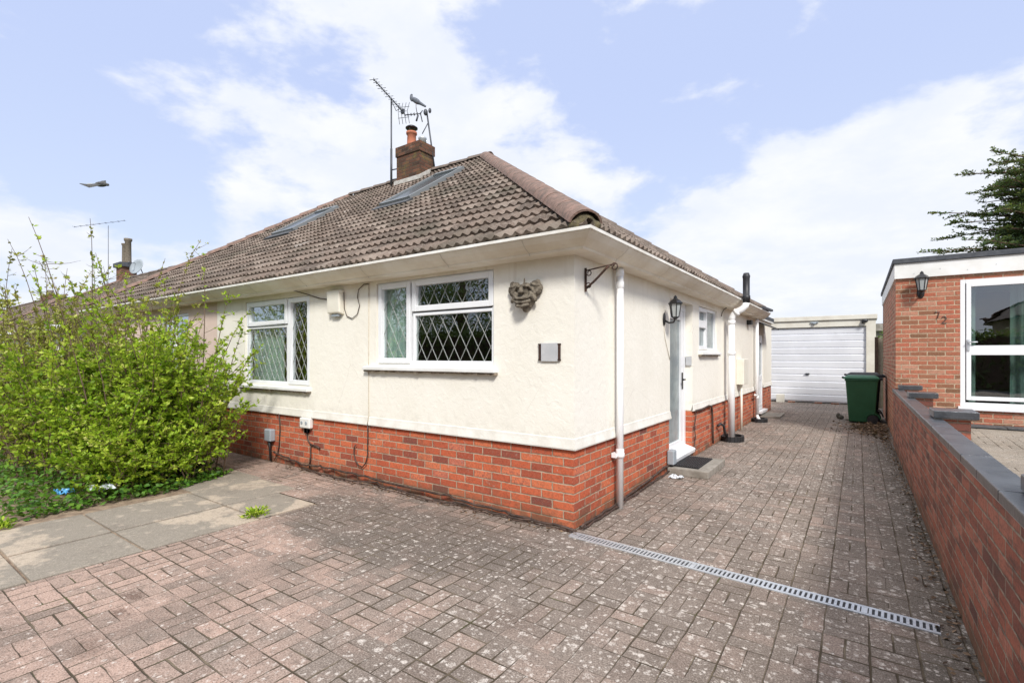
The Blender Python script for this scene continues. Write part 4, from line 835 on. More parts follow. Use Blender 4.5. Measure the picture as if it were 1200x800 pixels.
obj('digit', poly([(u-.03, z+.045), (u-.03, z+.06), (u+.035, z+.06), (u+.02, z+.02), (u-.0, z-.065)]), 'number', HN)
u, z = 3.135, 2.09
obj('digit', poly([(u-.033, z+.035), (u-.022, z+.055), (u, z+.063), (u+.024, z+.052), (u+.032, z+.028), (u+.02, z-.005), (u-.01, z-.035), (u-.035, z-.063), (u+.038, z-.063)]), 'number', HN)
m_ = MB(); 
for k in range(4): m_.box((3.40+.42*k, 6.50, .401), (3.81+.42*k, 6.82, .425))
tag(obj('slate_mat', m_, 'slate', bevel=.004), 'row of dark slate slabs below the neighbour glazed door', 'slabs')
# ================================================================== GARAGE
G = thing('garage', 'cream concrete garage with a white ribbed up-and-over door at the end of the driveway', 'garage', (1, 14.6, 0))
GF = front(14.6); gd = (-.55, 2.18, 0.0, 2.41)
m_ = MB(GF); m_.box((-.9, -.2, 0), (-.555, 0, 2.62)); m_.box((2.185, -.2, 0), (2.42, 0, 2.62)); m_.box((-.555, -.2, 2.415), (2.185, 0, 2.62)); obj('wall', m_, 'garage_wall', G, bevel=.003)
m_ = MB(); m_.box((-.9, 14.801, 0), (-.75, 19.5, 2.55)); m_.box((2.27, 14.801, 0), (2.42, 19.5, 2.55)); m_.box((-.9, 19.5, 0), (2.42, 19.6, 2.55)); obj('wall', m_, 'garage_wall', G)
m_ = MB(GF); m_.box((-.95, -5.1, 2.622), (2.46, .05, 2.76)); obj('flat_roof', m_, 'garage_wall', G, bevel=.006)
m_ = MB(GF); m_.box((-.551, -.12, .03), (2.181, -.10, 2.41)); H_ = 2.36/11
for k in range(11):
    z0 = .04+k*H_; m_.prism([(-.55, -.10, z0), (-.55, -.075, z0+.03), (-.55, -.062, z0+H_-.018), (-.55, -.10, z0+H_-.002)], (2.73, 0, 0))
GDo = obj('garage_door', m_, 'garage_door', G)
m_ = MB(GF); m_.box((.60, -.07, .90), (.70, -.045, .95)); m_.tube([(.65, -.05, .925), (.65, -.015, .925)], .015, 8); m_.bar((.58, -.02, .925), (.72, -.02, .925), .02, .02); obj('handle', m_, 'alu', GDo)
for k in range(12):
    pass
m_ = MB(GF); m_.box((.74, .0, 2.545), (.95, .05, 2.58)); m_.lathe((.845, .045, 2.50), [(.03, 0), (.05, .03), (.05, .045)], 10); tag(obj('garage_light', m_, 'grey_plastic'), 'small flat light fitting centred above the garage door', 'light fitting')
m_ = MB(GF); m_.box((2.07, .0, 2.50), (2.14, .05, 2.60)); m_.ell((2.16, .09, 2.56), (.075, .06, .06)); tag(obj('garage_floodlight', m_, 'black_plastic'), 'black round floodlight at the top right corner of the garage front', 'floodlight')
m_ = MB(); m_.box((-.20, 14.30, 0), (.02, 14.53, .26)); tag(obj('concrete_block', m_, 'garage_wall', bevel=.01), 'cream concrete block at the left foot of the garage door', 'block')
for k, (xx, ll) in enumerate([(.12, 'left'), (.86, 'middle'), (1.30, 'right')]):
    m_ = MB(); m_.box((xx, 14.47, 0), (xx+.20, 14.54, .045)); tag(obj('loose_brick', m_, 'brick_nb', uv=True, bevel=.005), f'{ll} one of three dark bricks lying at the foot of the garage door', 'brick', 'loose bricks at the garage door')
# fence and things behind
FN = thing('fence', 'pale timber panel fence between the garage and the neighbour house', 'fence', (2.55, 13.2, 0))
m_ = MB()
for k in range(7): m_.box((2.43+.0+.1*k, 13.2+.008*(k % 2), .05), (2.525+.1*k, 13.22+.008*(k % 2), 1.98))
obj('panel', m_, 'wood', FN); m_ = MB(); m_.box((2.36, 13.12, 0), (2.44, 13.2, 2.02)); obj('post', m_, 'bark', FN)
m_ = MB(); m_.box((2.6, 22, 0), (7, 27, 2.55)); m_.box((2.45, 21.8, 2.551), (7.1, 27.1, 2.85)); o = obj('outbuilding', m_, 'concrete'); tag(o, 'grey flat-roofed outbuilding showing just above the fence', 'outbuilding')
# ================================================================== BINS
def prism_taper(mb, c, w0, d0, w1, d1, z0, z1, dx=0):
    vs = []
    for (w, dd, z, ox) in ((w0, d0, z0, 0), (w1, d1, z1, dx)):
        vs += [(c[0]+ox-w/2, c[1]-dd/2, z), (c[0]+ox+w/2, c[1]-dd/2, z), (c[0]+ox+w/2, c[1]+dd/2, z), (c[0]+ox-w/2, c[1]+dd/2, z)]
    mb.add(vs, [(0, 3, 2, 1), (4, 5, 6, 7), (0, 1, 5, 4), (1, 2, 6, 5), (2, 3, 7, 6), (3, 0, 4, 7)])
def bin_(x, y, body, lid, label, s=1.):
    t = thing('wheelie_bin', label, 'wheelie bin', (x, y, 0), 'wheelie bins'); m = MB(); prism_taper(m, (x, y), .47*s, .46*s, .60*s, .56*s, .03, .98*s, .0); prism_taper(m, (x, y), .63*s, .59*s, .63*s, .59*s, .94*s, .985*s); obj('body', m, body, t, bevel=.02, segs=3)
    m = MB(); prism_taper(m, (x-.01, y), .68*s, .61*s, .66*s, .60*s, .986*s, 1.02*s); prism_taper(m, (x-.0, y), .64*s, .57*s, .50*s, .44*s, 1.02*s, 1.065*s); obj('lid', m, lid, t, bevel=.012, segs=3)
    m = MB(); m.tube([(x+.36*s, y-.24*s, 1.0*s), (x+.36*s, y+.24*s, 1.0*s)], .016, 8); m.box((x+.28*s, y-.26*s, .965*s), (x+.375*s, y-.22*s, 1.02*s)); m.box((x+.28*s, y+.22*s, .965*s), (x+.375*s, y+.26*s, 1.02*s)); m.box((x-.37*s, y-.12, .99*s), (x-.33*s, y+.12, 1.03*s)); obj('handle', m, 'black_plastic', t, bevel=.004)
    for sy in (-1, 1):
        m = MB(); c = V(x+.20*s, y+sy*.27*s, .10*s); m.tube([c-V(0, .022, 0), c+V(0, .022, 0)], .10*s, 24); w = obj('wheel', m, 'dark', t, bevel=.006)
        m = MB(); m.tube([c+V(0, sy*.023, 0), c+V(0, sy*.028, 0)], .055*s, 16); obj('hub', m, 'black_plastic', w)
        m = MB()
        for k in range(10):
            a0 = math.pi*(.02+.98*k/10); a1 = math.pi*(.02+.98*(k+1)/10)
            q = [(c.x+rr*math.cos(a), c.y+sy*-.01, c.z+rr*math.sin(a)) for a, rr in ((a0, .125*s), (a1, .125*s), (a1, .15*s), (a0, .15*s))]; m.prism(q, (0, sy*.03, 0))
        obj('wheel_arch', m, body, t)
    return t
bin_(2.05, 9.92, 'green_plastic', 'green_lid', 'green plastic wheelie bin in front of the garage by the brick house')
bin_(2.10, 10.50, 'black_plastic', 'black_plastic', 'black wheelie bin mostly hidden behind the green one', 1.045)
m_ = MB(); random.seed(8)
m_.ell((1.66, 10.25, .055), (.06, .05, .05)); m_.ell((1.60, 10.4, .07), (.05, .07, .07)); tag(obj('stones', m_, 'concrete_dark', remesh=.015), 'two dark stones on the paving left of the green bin', 'stones')
m_ = MB(); m_.ell((1.80, 10.1, .035), (.075, .045, .035)); tag(obj('pebble', m_, 'concrete', remesh=.012), 'pale rounded stone at the front corner of the green bin', 'stone')
# dead leaves and moss along the wall
n = 900; P = np.zeros((n, 3)); tt = np.random.rand(n)
P[:, 1] = 8.9-np.abs(np.random.normal(0, 1, n))*.9+np.random.rand(n)*.6; P[:, 0] = 2.44-np.abs(np.random.normal(0, 1, n))*.14*(1+(P[:, 1] > 7.5)*1.3); P[:, 2] = .01+np.random.rand(n)*.06*(P[:, 1] > 7.3)
P2 = np.zeros((650, 3)); P2[:, 1] = np.random.uniform(-3.2, 7, 650); P2[:, 0] = 2.46-np.abs(np.random.normal(0, .055, 650)); P2[:, 2] = .006+np.random.rand(650)*.012
P3 = np.zeros((260, 3)); P3[:, 0] = np.random.uniform(-4.6, .1, 260); P3[:, 1] = -.03-np.abs(np.random.normal(0, .06, 260)); P3[:, 2] = .006
P = np.concatenate([P, P2, P3]); n = len(P); D = np.random.normal(size=(n, 3)); D[:, 2] *= .25; sc = np.where(np.arange(n) < 900, 1., .5)
o = leaves('dead_leaves', P, D, np.random.uniform(.05, .09, n)*sc, np.random.uniform(.03, .05, n)*sc, np.random.rand(n), 'leaf_dead', up=1.5); o['kind'] = 'stuff'; o['label'] = 'brown dead leaves and debris gathered against the foot of the walls'; o['category'] = 'dead leaves'
# weeds
def weed(c, r, n, label, m='leaf', name='weed', grp='weeds on the paving', h=.05, L=.05):
    P = np.random.normal(0, r*.35, (n, 3)); P[:, 2] = np.abs(np.random.normal(0, h*.5, n)); rad = P.copy(); rad[:, 2] = .5*r; P += np.array(c)
    return tag(leaves(name, P, rad+np.random.normal(0, .03, (n, 3)), np.random.uniform(.6, 1.2, n)*L, np.random.uniform(.3, .5, n)*L, np.random.rand(n), m), label, 'weed', grp)
weed((-2.62, -1.38, .01), .10, 150, 'small bright green weed tuft in the joint between slabs and block paving')
weed((-4.1, -2.83, .0), .14, 150, 'green weed at the soil edge left of the slabs')
# ================================================================== AERIALS, BIRDS
def yagi(name, mast0, mast1, b0, b1, label, nel=12, mastr=.018, el=.10, extra=None):
    t = thing(name, label, 'aerial', mast0, 'television aerials'); m = MB(); m.tube([mast0, mast1], mastr, 8); obj('mast', m, 'alu', t)
    b0, b1 = Vector(b0), Vector(b1); d = (b1-b0).normalized(); sd = d.cross(V(0, 0, 1)).normalized(); up = V(0, 0, 1)
    m = MB(); m.tube([b0, b1], .011 if mastr > .015 else .008, 6)
    for k in range(nel):
        p = b0.lerp(b1, k/(nel-1)); 
        if k % 3 == 0: m.tube([p-sd*el, p+sd*el], .006, 4)
        else: m.tube([p-sd*el*.75-up*.0, p+sd*el*.75], .006, 4)
        m.tube([p-up*.035, p+up*.035], .008, 4)
    obj('boom', m, 'alu', t)
    if extra: extra(t, b0, b1, d, sd)
    return t
def rx(t, b0, b1, d, sd):
    m = MB(); 
    for s in (-1, 1):
        for q in (-.12, -.04, .04, .12): m.tube([b1+sd*q, b1+sd*q*1.1+V(0, 0, s*.26)+d*.10], .006, 4)
        m.tube([b1+V(0, 0, s*.13)+d*.05-sd*.15, b1+V(0, 0, s*.13)+d*.05+sd*.15], .006, 4)
    m.box(tuple(b1-V(.04, .03, .05)), tuple(b1+V(.04, .03, .05))); obj('reflector', m, 'alu', t)
    m = MB(); m.tube([b1.lerp(b0, .1), b1.lerp(b0, .25)-V(0, 0, .16), b1.lerp(b0, .45)-V(0, 0, .02)], .007, 5); obj('lead', m, 'dark', t)
def rx2(t, b0, b1, d, sd):
    rx(t, b0, b1, d, sd); m = MB(); m.tube([(-6.96, 4.06, 5.62), (-6.71, 4.06, 5.60)], .014, 6); m.tube([(-6.96, 4.06, 5.85), (-6.71, 4.06, 5.83)], .014, 6); m.tube([(-6.96, 4.06, 5.5), (-6.96, 4.06, 6.35)], .026, 6); obj('bracket', m, 'alu', t)
yagi('tv_aerial', (-6.96, 4.06, 5.45), (-6.96, 4.06, 7.52), (-6.58, 3.24, 7.47), (-7.12, 4.56, 7.47), 'tall aerial on the left of the chimney, pointing up and left', 13, extra=rx2)
def rx3(t, b0, b1, d, sd):
    m = MB(); p = b1; m.tube([p-sd*.12+V(0, 0, .13), p, p-sd*.12-V(0, 0, .13)], .012, 5); m.tube([p+d*-.06+V(0, 0, -.03), p+d*-.10+V(0, 0, -.16)], .02, 6); m.ell(p+d*.12+V(0, 0, .02), (.05, .05, .075)); m.ell(p+d*.22+V(0, 0, .05), (.035, .035, .06)); m.tube([p+d*.18+V(0, 0, -.22), p+d*.04+V(0, 0, -.46)], .011, 5); obj('reflector', m, 'alu', t)
yagi('tv_aerial', (-5.93, 4.47, 5.62), (-6.02, 4.28, 7.02), (-6.46, 4.02, 6.98), (-6.12, 4.18, 6.98), 'shorter aerial on the right of the chimney with a pigeon above it', 6, el=.05, extra=rx3)
def bird(name, c, head, m, label, cat='bird', s=1.):
    mb = MB(); c = Vector(c); h = Vector(head).normalized(); an = math.atan2(h.y, h.x)
    mb.ell(c, (.13*s, .055*s, .06*s), (0, R(-33), an)); nk = c+h*.10*s+V(0, 0, .075*s); mb.ell(nk-V(0, 0, .02*s), (.042*s, .038*s, .075*s), (0, R(10), an)); mb.ell(nk+V(0, 0, .055*s), (.03*s, .025*s, .026*s))
    mb.tube([nk+V(0, 0, .055*s)+h*.02*s, nk+V(0, 0, .045*s)+h*.055*s], [.008*s, .003*s], 6)
    mb.tube([c-h*.05*s-V(0, 0, .03*s), c-h*.22*s-V(0, 0, .13*s)], [.042*s, .022*s], 8)
    o = obj(name, mb, m, remesh=.008*s); return tag(o, label, cat)
pg = bird('pigeon', (-6.16, 4.08, 7.24), (-.8, -.57, 0), 'pigeon', 'grey pigeon perched on the aerials above the chimney, facing left')
for dd in (-.02, .02): m_ = MB(); m_.tube([(-6.16+dd, 4.08-dd, 7.20), (-6.17+dd, 4.09-dd, 7.10), (-6.18+dd, 4.13-dd, 6.985)], .006, 5); obj('leg', m_, 'bark', pg)
# flying pigeon
fc = V(-15.64, .96, 6.37); m_ = MB(); hd = V(.82, .57, 0)
m_.ell(fc+hd*.05, (.18, .08, .075), (0, 0, math.atan2(hd.y, hd.x))); m_.ell(fc+hd*.23-V(0, 0, .015), (.05, .04, .04)); m_.tube([fc+hd*.26-V(0, 0, .02), fc+hd*.31-V(0, 0, .05)], [.012, .004], 5); m_.ell(fc-hd*.14, (.10, .045, .012), (0, 0, math.atan2(hd.y, hd.x)))
FB = obj('flying_bird', m_, 'birddark', remesh=.01); tag(FB, 'dark pigeon in mid flight in the sky on the left, wings swept back', 'bird')
def wing(pts, th=.008):
    m = MB(); n = len(pts); m.add([V(*p) for p in pts]+[V(*p)+V(0, 0, th) for p in pts], [tuple(range(n)), tuple(range(2*n-1, n-1, -1))]+[(i, i+n, (i+1) % n+n, (i+1) % n) for i in range(n)]); return m
wp = lambda a, s, z: tuple(fc+hd*a+V(-hd.y, hd.x, 0)*s+V(0, 0, z))
obj('wing', wing([wp(.16, .03, .03), wp(.10, .10, .13), wp(-.12, .20, .15), wp(-.40, .26, .05), wp(-.20, .14, .055), wp(-.06, .04, .0)], .016), 'birddark', FB)
obj('wing', wing([wp(.12, -.03, .0), wp(.04, -.09, -.08), wp(-.14, -.18, -.16), wp(-.36, -.24, -.07), wp(-.18, -.12, -.06), wp(-.06, -.04, .0)], .016), 'birddark', FB)
obj('tail', wing([wp(-.06, .03, 0), wp(-.32, .07, .01), wp(-.33, -.04, .0), wp(-.06, -.03, 0)]), 'birdwhite', FB)
# ================================================================== FAR HOUSES BEYOND THE SHRUB
def far_house(x0, x1, rz, ez, label, wallm, chx=None, ridge=(5.0, 5.0), y1=9.6, y0=.6):
    t = thing('far_bungalow', label, 'bungalow', ((x0+x1)/2, y0, 0), 'bungalows farther along the street'); m = MB(); m.box((x0+.4, y0+.3, 0), (x1-.4, y1-.4, ez)); obj('wall', m, wallm, t)
    yr = ridge[0]; run = yr-y0; vl = math.hypot(run, rz-ez); cs, sn = run/vl, (rz-ez)/vl
    m = MB(); m.add([(x1, y0, ez-.03), (x0, y0, ez-.03), (x0+run*.9, yr, rz-.04), (x1-run*.9, yr, rz-.04), (x0, y1, ez-.03), (x1, y1, ez-.03)], [(0, 3, 2, 1), (1, 2, 4), (2, 3, 5, 4), (0, 5, 3)]); rr = obj('roof', m, 'soffit_dark', t)
    tile_face((x1, y0, ez), (-1, 0, 0), (0, cs, sn), x1-x0, vl, [((x1, y0, 0), (run, run*.9, 0)), ((x0, y0, 0), (-run, run*.9, 0))], 'front_tiles', rr, seg=4, u_off=80)
    hip_tiles((x0, y0, ez+.08), (x0+run*.9, yr, rz+.03), 'hip_tiles', rr, 'ridge', L=.9); hip_tiles((x1, y0, ez+.08), (x1-run*.9, yr, rz+.03), 'hip_tiles', rr, 'ridge', L=.9); hip_tiles((x0+run*.9, yr, rz+.03), (x1-run*.9, yr, rz+.03), 'ridge_tiles', rr, 'ridge_dark', L=.9)
    m = MB(); m.box((x0-.05, y0-.12, ez-.14), (x1+.05, y0-.02, ez)); obj('gutter', m, 'white_paint', t)
    for a in (.2, .6):
        u = x0+(x1-x0)*a; xf = front(y0+.3); fr = MB(xf); ring(fr, u, u+1.8, 1.0, 2.1, .07, .002, .05); w = obj('window', fr, 'upvc', t); gg = MB(xf); gg.box((u+.07, .003, 1.07), (u+1.73, .02, 2.03)); obj('pane', gg, 'slglass', w)
    return t
FH = far_house(-31.0, -16.8, 5.15, 2.45, 'brown-roofed bungalow with a brick chimney and satellite dish, beyond the shrub', 'render', ridge=(5.0, 5.0))
m_ = MB(); m_.box((-27.55, 4.8, 4.6), (-26.8, 5.4, 5.78)); c_ = obj('chimney', m_, 'brick_far', FH, uv=True); m_ = MB(); m_.box((-27.66, 4.7, 5.781), (-26.69, 5.5, 5.98)); obj('corbel', m_, 'felt', c_)
m_ = MB(); m_.lathe((-27.35, 5.1, 5.98), [(.16, 0), (.14, .1), (.13, .9), (.16, .95), (.16, 1.0)], 12); m_.lathe((-26.98, 5.1, 5.98), [(.16, 0), (.14, .1), (.13, 1.05), (.17, 1.1), (.17, 1.2)], 12); obj('chimney_pot', m_, 'brick_far', c_)
m_ = MB(); dc = V(-26.3, 5.3, 5.75)
prf = [(.0, 0), (.15, .012), (.28, .045), (.40, .10)]
dn = V(.35, -.9, .25).normalized(); da_ = dn.orthogonal().normalized(); db_ = dn.cross(da_); vs = []; K = 18
for r_, h_ in prf[1:]:
    for k in range(K): a = 2*math.pi*k/K; vs.append(dc+da_*(r_*math.cos(a))+db_*(r_*.9*math.sin(a))+dn*h_)
vs.append(dc); fs = [(i*K+k, i*K+(k+1) % K, (i+1)*K+(k+1) % K, (i+1)*K+k) for i in range(2) for k in range(K)]+[(len(vs)-1, (k+1) % K, k) for k in range(K)]
m_.add(vs, fs, True); dish = obj('satellite_dish', m_, 'grey_plastic'); dish.modifiers.new('s', 'SOLIDIFY').thickness = .02; tag(dish, 'grey satellite dish beside the far brick chimney', 'satellite dish')
m_ = MB(); m_.tube([dc, dc-dn*.12, dc-dn*.3-V(.0, 0, .35)], .02, 6); m_.tube([dc-db_*.3, dc+dn*.45-db_*.05], .012, 5); m_.ell(dc+dn*.47-db_*.04, (.05, .05, .05)); obj('arm', m_, 'alu', dish)
yagi('tv_aerial', (-27.95, 4.6, 5.3), (-27.95, 4.6, 7.85), (-29.1, 3.6, 7.75), (-27.1, 5.0, 8.05), 'distant thin aerial beside the far chimney above the shrub', 9, .012, .12)
F2 = far_house(-60, -37, 5.5, 2.4, 'most distant low roof at the left edge, showing over the shrub', 'render_pink', ridge=(6.0, 6.0), y0=1.5, y1=10.5)
m_ = MB(); m_.box((-45.4, 5.6, 4.2), (-44.2, 6.4, 5.75)); c_ = obj('chimney', m_, 'brick_far', F2, uv=True); m_ = MB(); m_.lathe((-44.8, 6, 5.75), [(.2, 0), (.17, .4)], 10); obj('chimney_pot', m_, 'brick_far', c_)
# ================================================================== SHRUB
def arc(base, tip, bow, n=7):
    base, tip = Vector(base), Vector(tip); mid = (base+tip)/2+Vector(bow); return [base*(1-t)**2+mid*2*t*(1-t)+tip*t*t for t in [k/(n-1) for k in range(n)]]
def shrub(name, label, boxes, seed, lm, loc, Ls=.05, tw='twig'):
    """boxes: list of (n stems, base ((x0,x1),(y0,y1)), spread, (h0,h1), leaf density, leaf size)"""
    rs = random.Random(seed); st = MB(); LP = []; LD = []; LL = []; LR = []
    for (n, (xa, xb), (ya, yb), spr, (h0, h1), dens, lsz, side_n, bias) in boxes:
        for _ in range(n):
            st_tone = rs.gauss(0, .10); b = V(rs.uniform(xa, xb), rs.uniform(ya, yb), 0); h = rs.uniform(h0, h1)*rs.uniform(.8, 1.0); a = rs.uniform(0, 6.283); r = spr*math.sqrt(rs.random())*(.4+.6*h/h1)
            tip = b+V(math.cos(a)*r+bias[0], math.sin(a)*r+bias[1], h); P = arc(b, tip, (rs.uniform(-.12, .12), rs.uniform(-.12, .12), h*.30), 8)
            st.tube(P, [.008*(1-.85*k/7)+.0012 for k in range(8)], 4, False)
            tot = (tip-b).length
            segs = [(P, 1.0, .22)]
            for q in range(side_n):
                t0 = rs.uniform(.12, .97); k = min(6, int(t0*7)); o = P[k].lerp(P[k+1], t0*7-k); L = rs.uniform(.12, .50)*(1.1-t0*.6); d = V(rs.gauss(0, 1), rs.gauss(0, 1), rs.uniform(.0, 1.0)).normalized()
                T = arc(o, o+d*L, (0, 0, -L*.12), 4); st.tube(T, [.0035, .003, .002, .001], 3, False); segs.append((T, 1, .0))
            for (Q, _, start) in segs:
                ln = sum((Q[i+1]-Q[i]).length for i in range(len(Q)-1)); cnt = int(ln*dens*1.3)
                for c in range(int(cnt/3.3)+1):
                    t = start+(1-start)*rs.random(); kk = t*(len(Q)-1); i = min(len(Q)-2, int(kk)); p = Q[i].lerp(Q[i+1], kk-i); ax = (Q[i+1]-Q[i]).normalized(); tn = rs.gauss(0, .13); sz = lsz*rs.uniform(.6, 1.3)
                    for q in range(rs.choice((2, 3, 3, 4, 5))):
                        dr = ax*.8+V(rs.gauss(0, .75), rs.gauss(0, .75), rs.gauss(.15, .5)); LP.append(p+V(rs.gauss(0, .006), rs.gauss(0, .006), rs.gauss(0, .006))); LD.append(dr); LL.append(sz*rs.uniform(.6, 1.1)); LR.append(min(1, max(0, .56+st_tone+tn+rs.gauss(0, .13))))
    t = thing(name, label, 'shrub', loc, 'front garden shrubs'); obj('stems', st, tw, t, clean=False)
    LL = np.array(LL); leaves('foliage', np.array([tuple(p) for p in LP]), np.array([tuple(p) for p in LD]), LL, LL*np.random.uniform(.45, .68, len(LL)), np.array(LR), lm, t)
    print(name, len(LP)); return t
shrub('flowering_shrub', 'large overgrown bright green shrub in front of the bungalow, left of the window', [
    (120, (-5.5, -4.7), (-1.9, -.8), .80, (.7, 1.95), 52, .055, 15, (.05, 0)),
    (70, (-5.2, -4.4), (-2.1, -1.1), .55, (.35, 1.05), 70, .050, 12, (.10, -.1)),
    (110, (-7.2, -5.2), (-2.3, -1.2), .8, (.8, 1.95), 50, .056, 14, (0, 0)),
    (30, (-5.4, -4.8), (-1.4, -.7), 1.0, (1.4, 2.45), 30, .050, 12, (.12, .1)),
    (12, (-4.9, -4.6), (-1.2, -.7), .4, (.6, 1.7), 45, .050, 12, (.35, .1)),
    (30, (-6.2, -4.9), (-2.0, -.8), .8, (2.0, 3.0), 16, .048, 7, (.0, .0)),
], 21, 'leaf', (-5.4, -1.4, 0))
shrub('twiggy_shrub', 'taller olive brown twiggy shrub with sparse young leaves, at the far left', [
    (190, (-9.8, -6.0), (-2.6, -.6), .9, (.9, 2.45), 42, .055, 12, (0, 0)),
    (56, (-8.6, -5.8), (-2.2, -.9), 1.0, (2.1, 3.3), 15, .05, 7, (-.1, 0)),
    (60, (-13, -9), (-3.0, -1.0), .7, (1.2, 2.3), 30, .06, 8, (0, 0)),
], 22, 'leaf_olive', (-8.2, -1.6, 0))
# ground plants along the bed edge
n = 5200; P = np.zeros((n, 3)); u = np.random.rand(n)
P[:, 0] = -4.25-u**1.4*3.5; P[:, 1] = np.random.uniform(-2.75, -.75, n)+np.random.normal(0, .06, n); edge = -4.1-.35*((P[:, 1]+2.1)/1.2)**2*(P[:, 1] > -2.1)
P[:, 0] = np.minimum(P[:, 0], edge-.12*np.random.rand(n)); P[:, 2] = np.random.rand(n)**1.5*.26*np.clip((edge-P[:, 0])*3, .2, 1)
D = np.random.normal(size=(n, 3)); D[:, 2] = np.abs(D[:, 2])*.5
gc = leaves('ground_cover', P, D, np.random.uniform(.035, .075, n), np.random.uniform(.03, .055, n), np.random.rand(n), 'leaf_ivy', up=1.); gc['kind'] = 'stuff'; gc['label'] = 'low leafy green ground cover at the foot of the shrubs'; gc['category'] = 'ground cover'
# ================================================================== CEDAR AND OTHER TREES
def cedar(x, y, h, rad, label):
    rs = random.Random(5); t = thing('cedar_tree', label, 'tree', (x, y, 0)); m = MB(); m.tube([(x, y, 0), (x+.1, y, h*.4), (x, y, h*.8), (x, y, h)], [.38, .28, .13, .03], 10); obj('trunk', m, 'bark', t)
    br = MB(); P = []; D = []; L = []; Rr = []
    z = 2.2
    while z < h-.3:
        f = 1-(z-2.2)/(h-2.2); r = rad*(f**.24)*rs.uniform(.55, 1.05); nb = 15
        for k in range(nb):
            a = rs.uniform(0, 6.283); rr = r*rs.uniform(.65, 1.05); rise = rs.uniform(.0, .35)*rr
            b = V(x, y, z); tip = V(x+math.cos(a)*rr, y+math.sin(a)*rr, z+rise); Q = arc(b, tip, (0, 0, rs.uniform(-.1, .3)), 9); br.tube(Q, [.06*(1-.9*i/8)+.004 for i in range(9)], 4, False)
            for s in range(int(rr*8)):
                tt = .15+.85*rs.random(); kk = tt*8; i = min(7, int(kk)); p = Q[i].lerp(Q[i+1], kk-i); side = V(-math.sin(a), math.cos(a), 0)*rs.choice((-1, 1)); d = (side*rs.uniform(.4, 1)+V(math.cos(a), math.sin(a), 0)*rs.uniform(.3, 1)+V(0, 0, rs.uniform(-.12, .25))).normalized(); ln = rs.uniform(.25, .75)*(1.2-tt*.6)
                br.tube([p, p+d*ln], [.012, .003], 3, False); tone = rs.gauss(.4, .2)
                for q in range(int(ln*60)):
                    w = rs.random(); P.append(p+d*ln*w+V(rs.gauss(0, .03), rs.gauss(0, .03), rs.gauss(.01, .02))); D.append(d*.7+V(rs.gauss(0, .6), rs.gauss(0, .6), rs.gauss(.25, .3))); L.append(rs.uniform(.05, .13)); Rr.append(min(1, max(0, tone+rs.gauss(0, .18)+(.25 if rs.random() < .08 else 0))))
        z += rs.uniform(.20, .34)
    obj('branches', br, 'bark', t, clean=False); L = np.array(L); leaves('foliage', np.array([tuple(p) for p in P]), np.array([tuple(p) for p in D]), L, L*.55, np.array(Rr), 'needle', t); print('cedar', len(P))
cedar(8.4, 24.0, 9.4, 4.9, 'dark green cedar with layered branches rising behind the flat roof on the right')
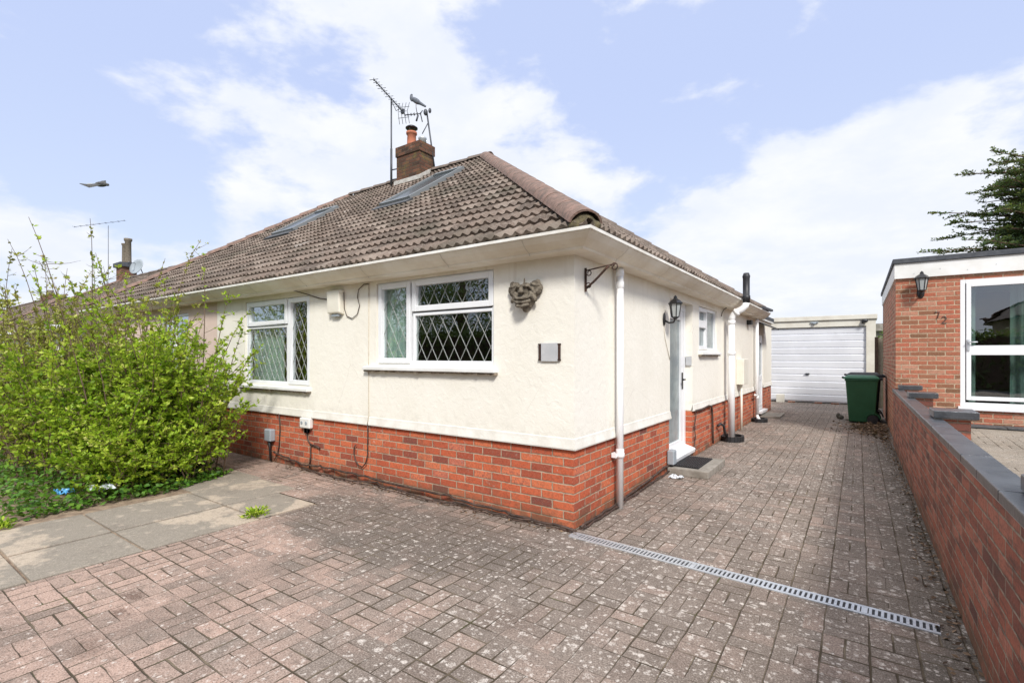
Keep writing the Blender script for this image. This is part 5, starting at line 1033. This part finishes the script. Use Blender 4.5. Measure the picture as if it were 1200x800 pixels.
def tree(x, y, h, rad, label, n=9000, lm='leaf_dark', name='broadleaf_tree', ls=.16, low=.0, grp='trees across the street', cat='tree'):
    rs = np.random.RandomState(int(abs(x*7+y*13)) % 9999); rd = random.Random(int(abs(x*3+y*5))); t = thing(name, label, cat, (x, y, 0), grp); m = MB(); m.tube([(x, y, 0), (x, y, h*.45), (x+.1, y, h*.75)], [.18*h/6, .13*h/6, .04], 8); cen = []
    for k in range(26):
        a = rd.uniform(0, 6.283); r = rad*math.sqrt(rd.random())*.8; z = h*(low+.1+(1-low-.18)*rd.random()); r *= math.sqrt(max(.15, 1-((z/h-.55)/.55)**2)); c = V(x+math.cos(a)*r, y+math.sin(a)*r, z); cen.append(c); m.tube(arc((x, y, min(z*.7, h*.5)), c, (0, 0, .2), 5), [.05, .04, .03, .02, .008], 4, False)
    obj('trunk', m, 'bark', t, clean=False); c = np.array([tuple(q) for q in cen]); idx = rs.randint(0, len(c), n); P = c[idx]+rs.normal(0, rad*.17, (n, 3)); tone = rs.uniform(.2, .75, len(c))[idx]
    P[:, 2] = np.abs(P[:, 2]); leaves('foliage', P, rs.normal(size=(n, 3)), rs.uniform(.6, 1.2, n)*ls, rs.uniform(.4, .7, n)*ls, np.clip(tone+rs.normal(0, .15, n), 0, 1), lm, t)
lb = ['tall loose dark green tree across the street', 'round green tree across the street beside the tall one', 'broad green tree across the street to the west', 'small olive tree across the street to the east', 'wide green tree at the far west end of the street', 'dense green tree beyond the wide one at the west end']
for i, (x, y, h, r) in enumerate([(-4.5, -15.5, 10.5, 3.4), (-9.5, -16, 9, 3.4), (-14.5, -15.2, 9.6, 3.6), (1.5, -16.5, 7.5, 2.6), (-21, -16, 9, 3.8), (-28, -16.5, 8.5, 3.6)]): tree(x, y, h, r, lb[i], n=11000)
HD = MB(); n = 26000; P = np.random.uniform(0, 1, (n, 3)); P[:, 0] = -30+P[:, 0]*48; P[:, 2] = P[:, 2]*2.5*(1+.12*np.sin(P[:, 0]*1.3)); P[:, 1] = -13.6+np.where(np.random.rand(n) < .5, .45, -.45)*1+np.random.normal(0, .12, n); top = np.random.rand(n) < .25; P[top, 2] = 2.45+np.random.normal(0, .12, top.sum()); P[top, 1] = -13.6+np.random.uniform(-.5, .5, top.sum())
HG = thing('hedge', 'long dark green hedge across the street', 'hedge', (-6, -13.6, 0)); leaves('foliage', P, np.random.normal(size=(n, 3)), np.random.uniform(.12, .2, n), np.random.uniform(.08, .14, n), np.clip(np.random.normal(.35, .2, n), 0, 1), 'leaf_dark', HG)
m_ = MB(); m_.box((-30, -13.9, 0), (18, -13.3, 2.35)); obj('stems', m_, 'bark', HG)
tree(2.9, 16.5, 2.45, .8, 'dark green bush showing over the fence beside the garage', 3500, 'leaf_dark', 'bush', .07, grp=None, cat='bush')

OH = far_house(8.2, 19.5, 6.0, 3.5, 'taller house across the street with a brown hipped roof', 'brick_nb', ridge=(-20.0, -20.0), y0=-24, y1=-16)
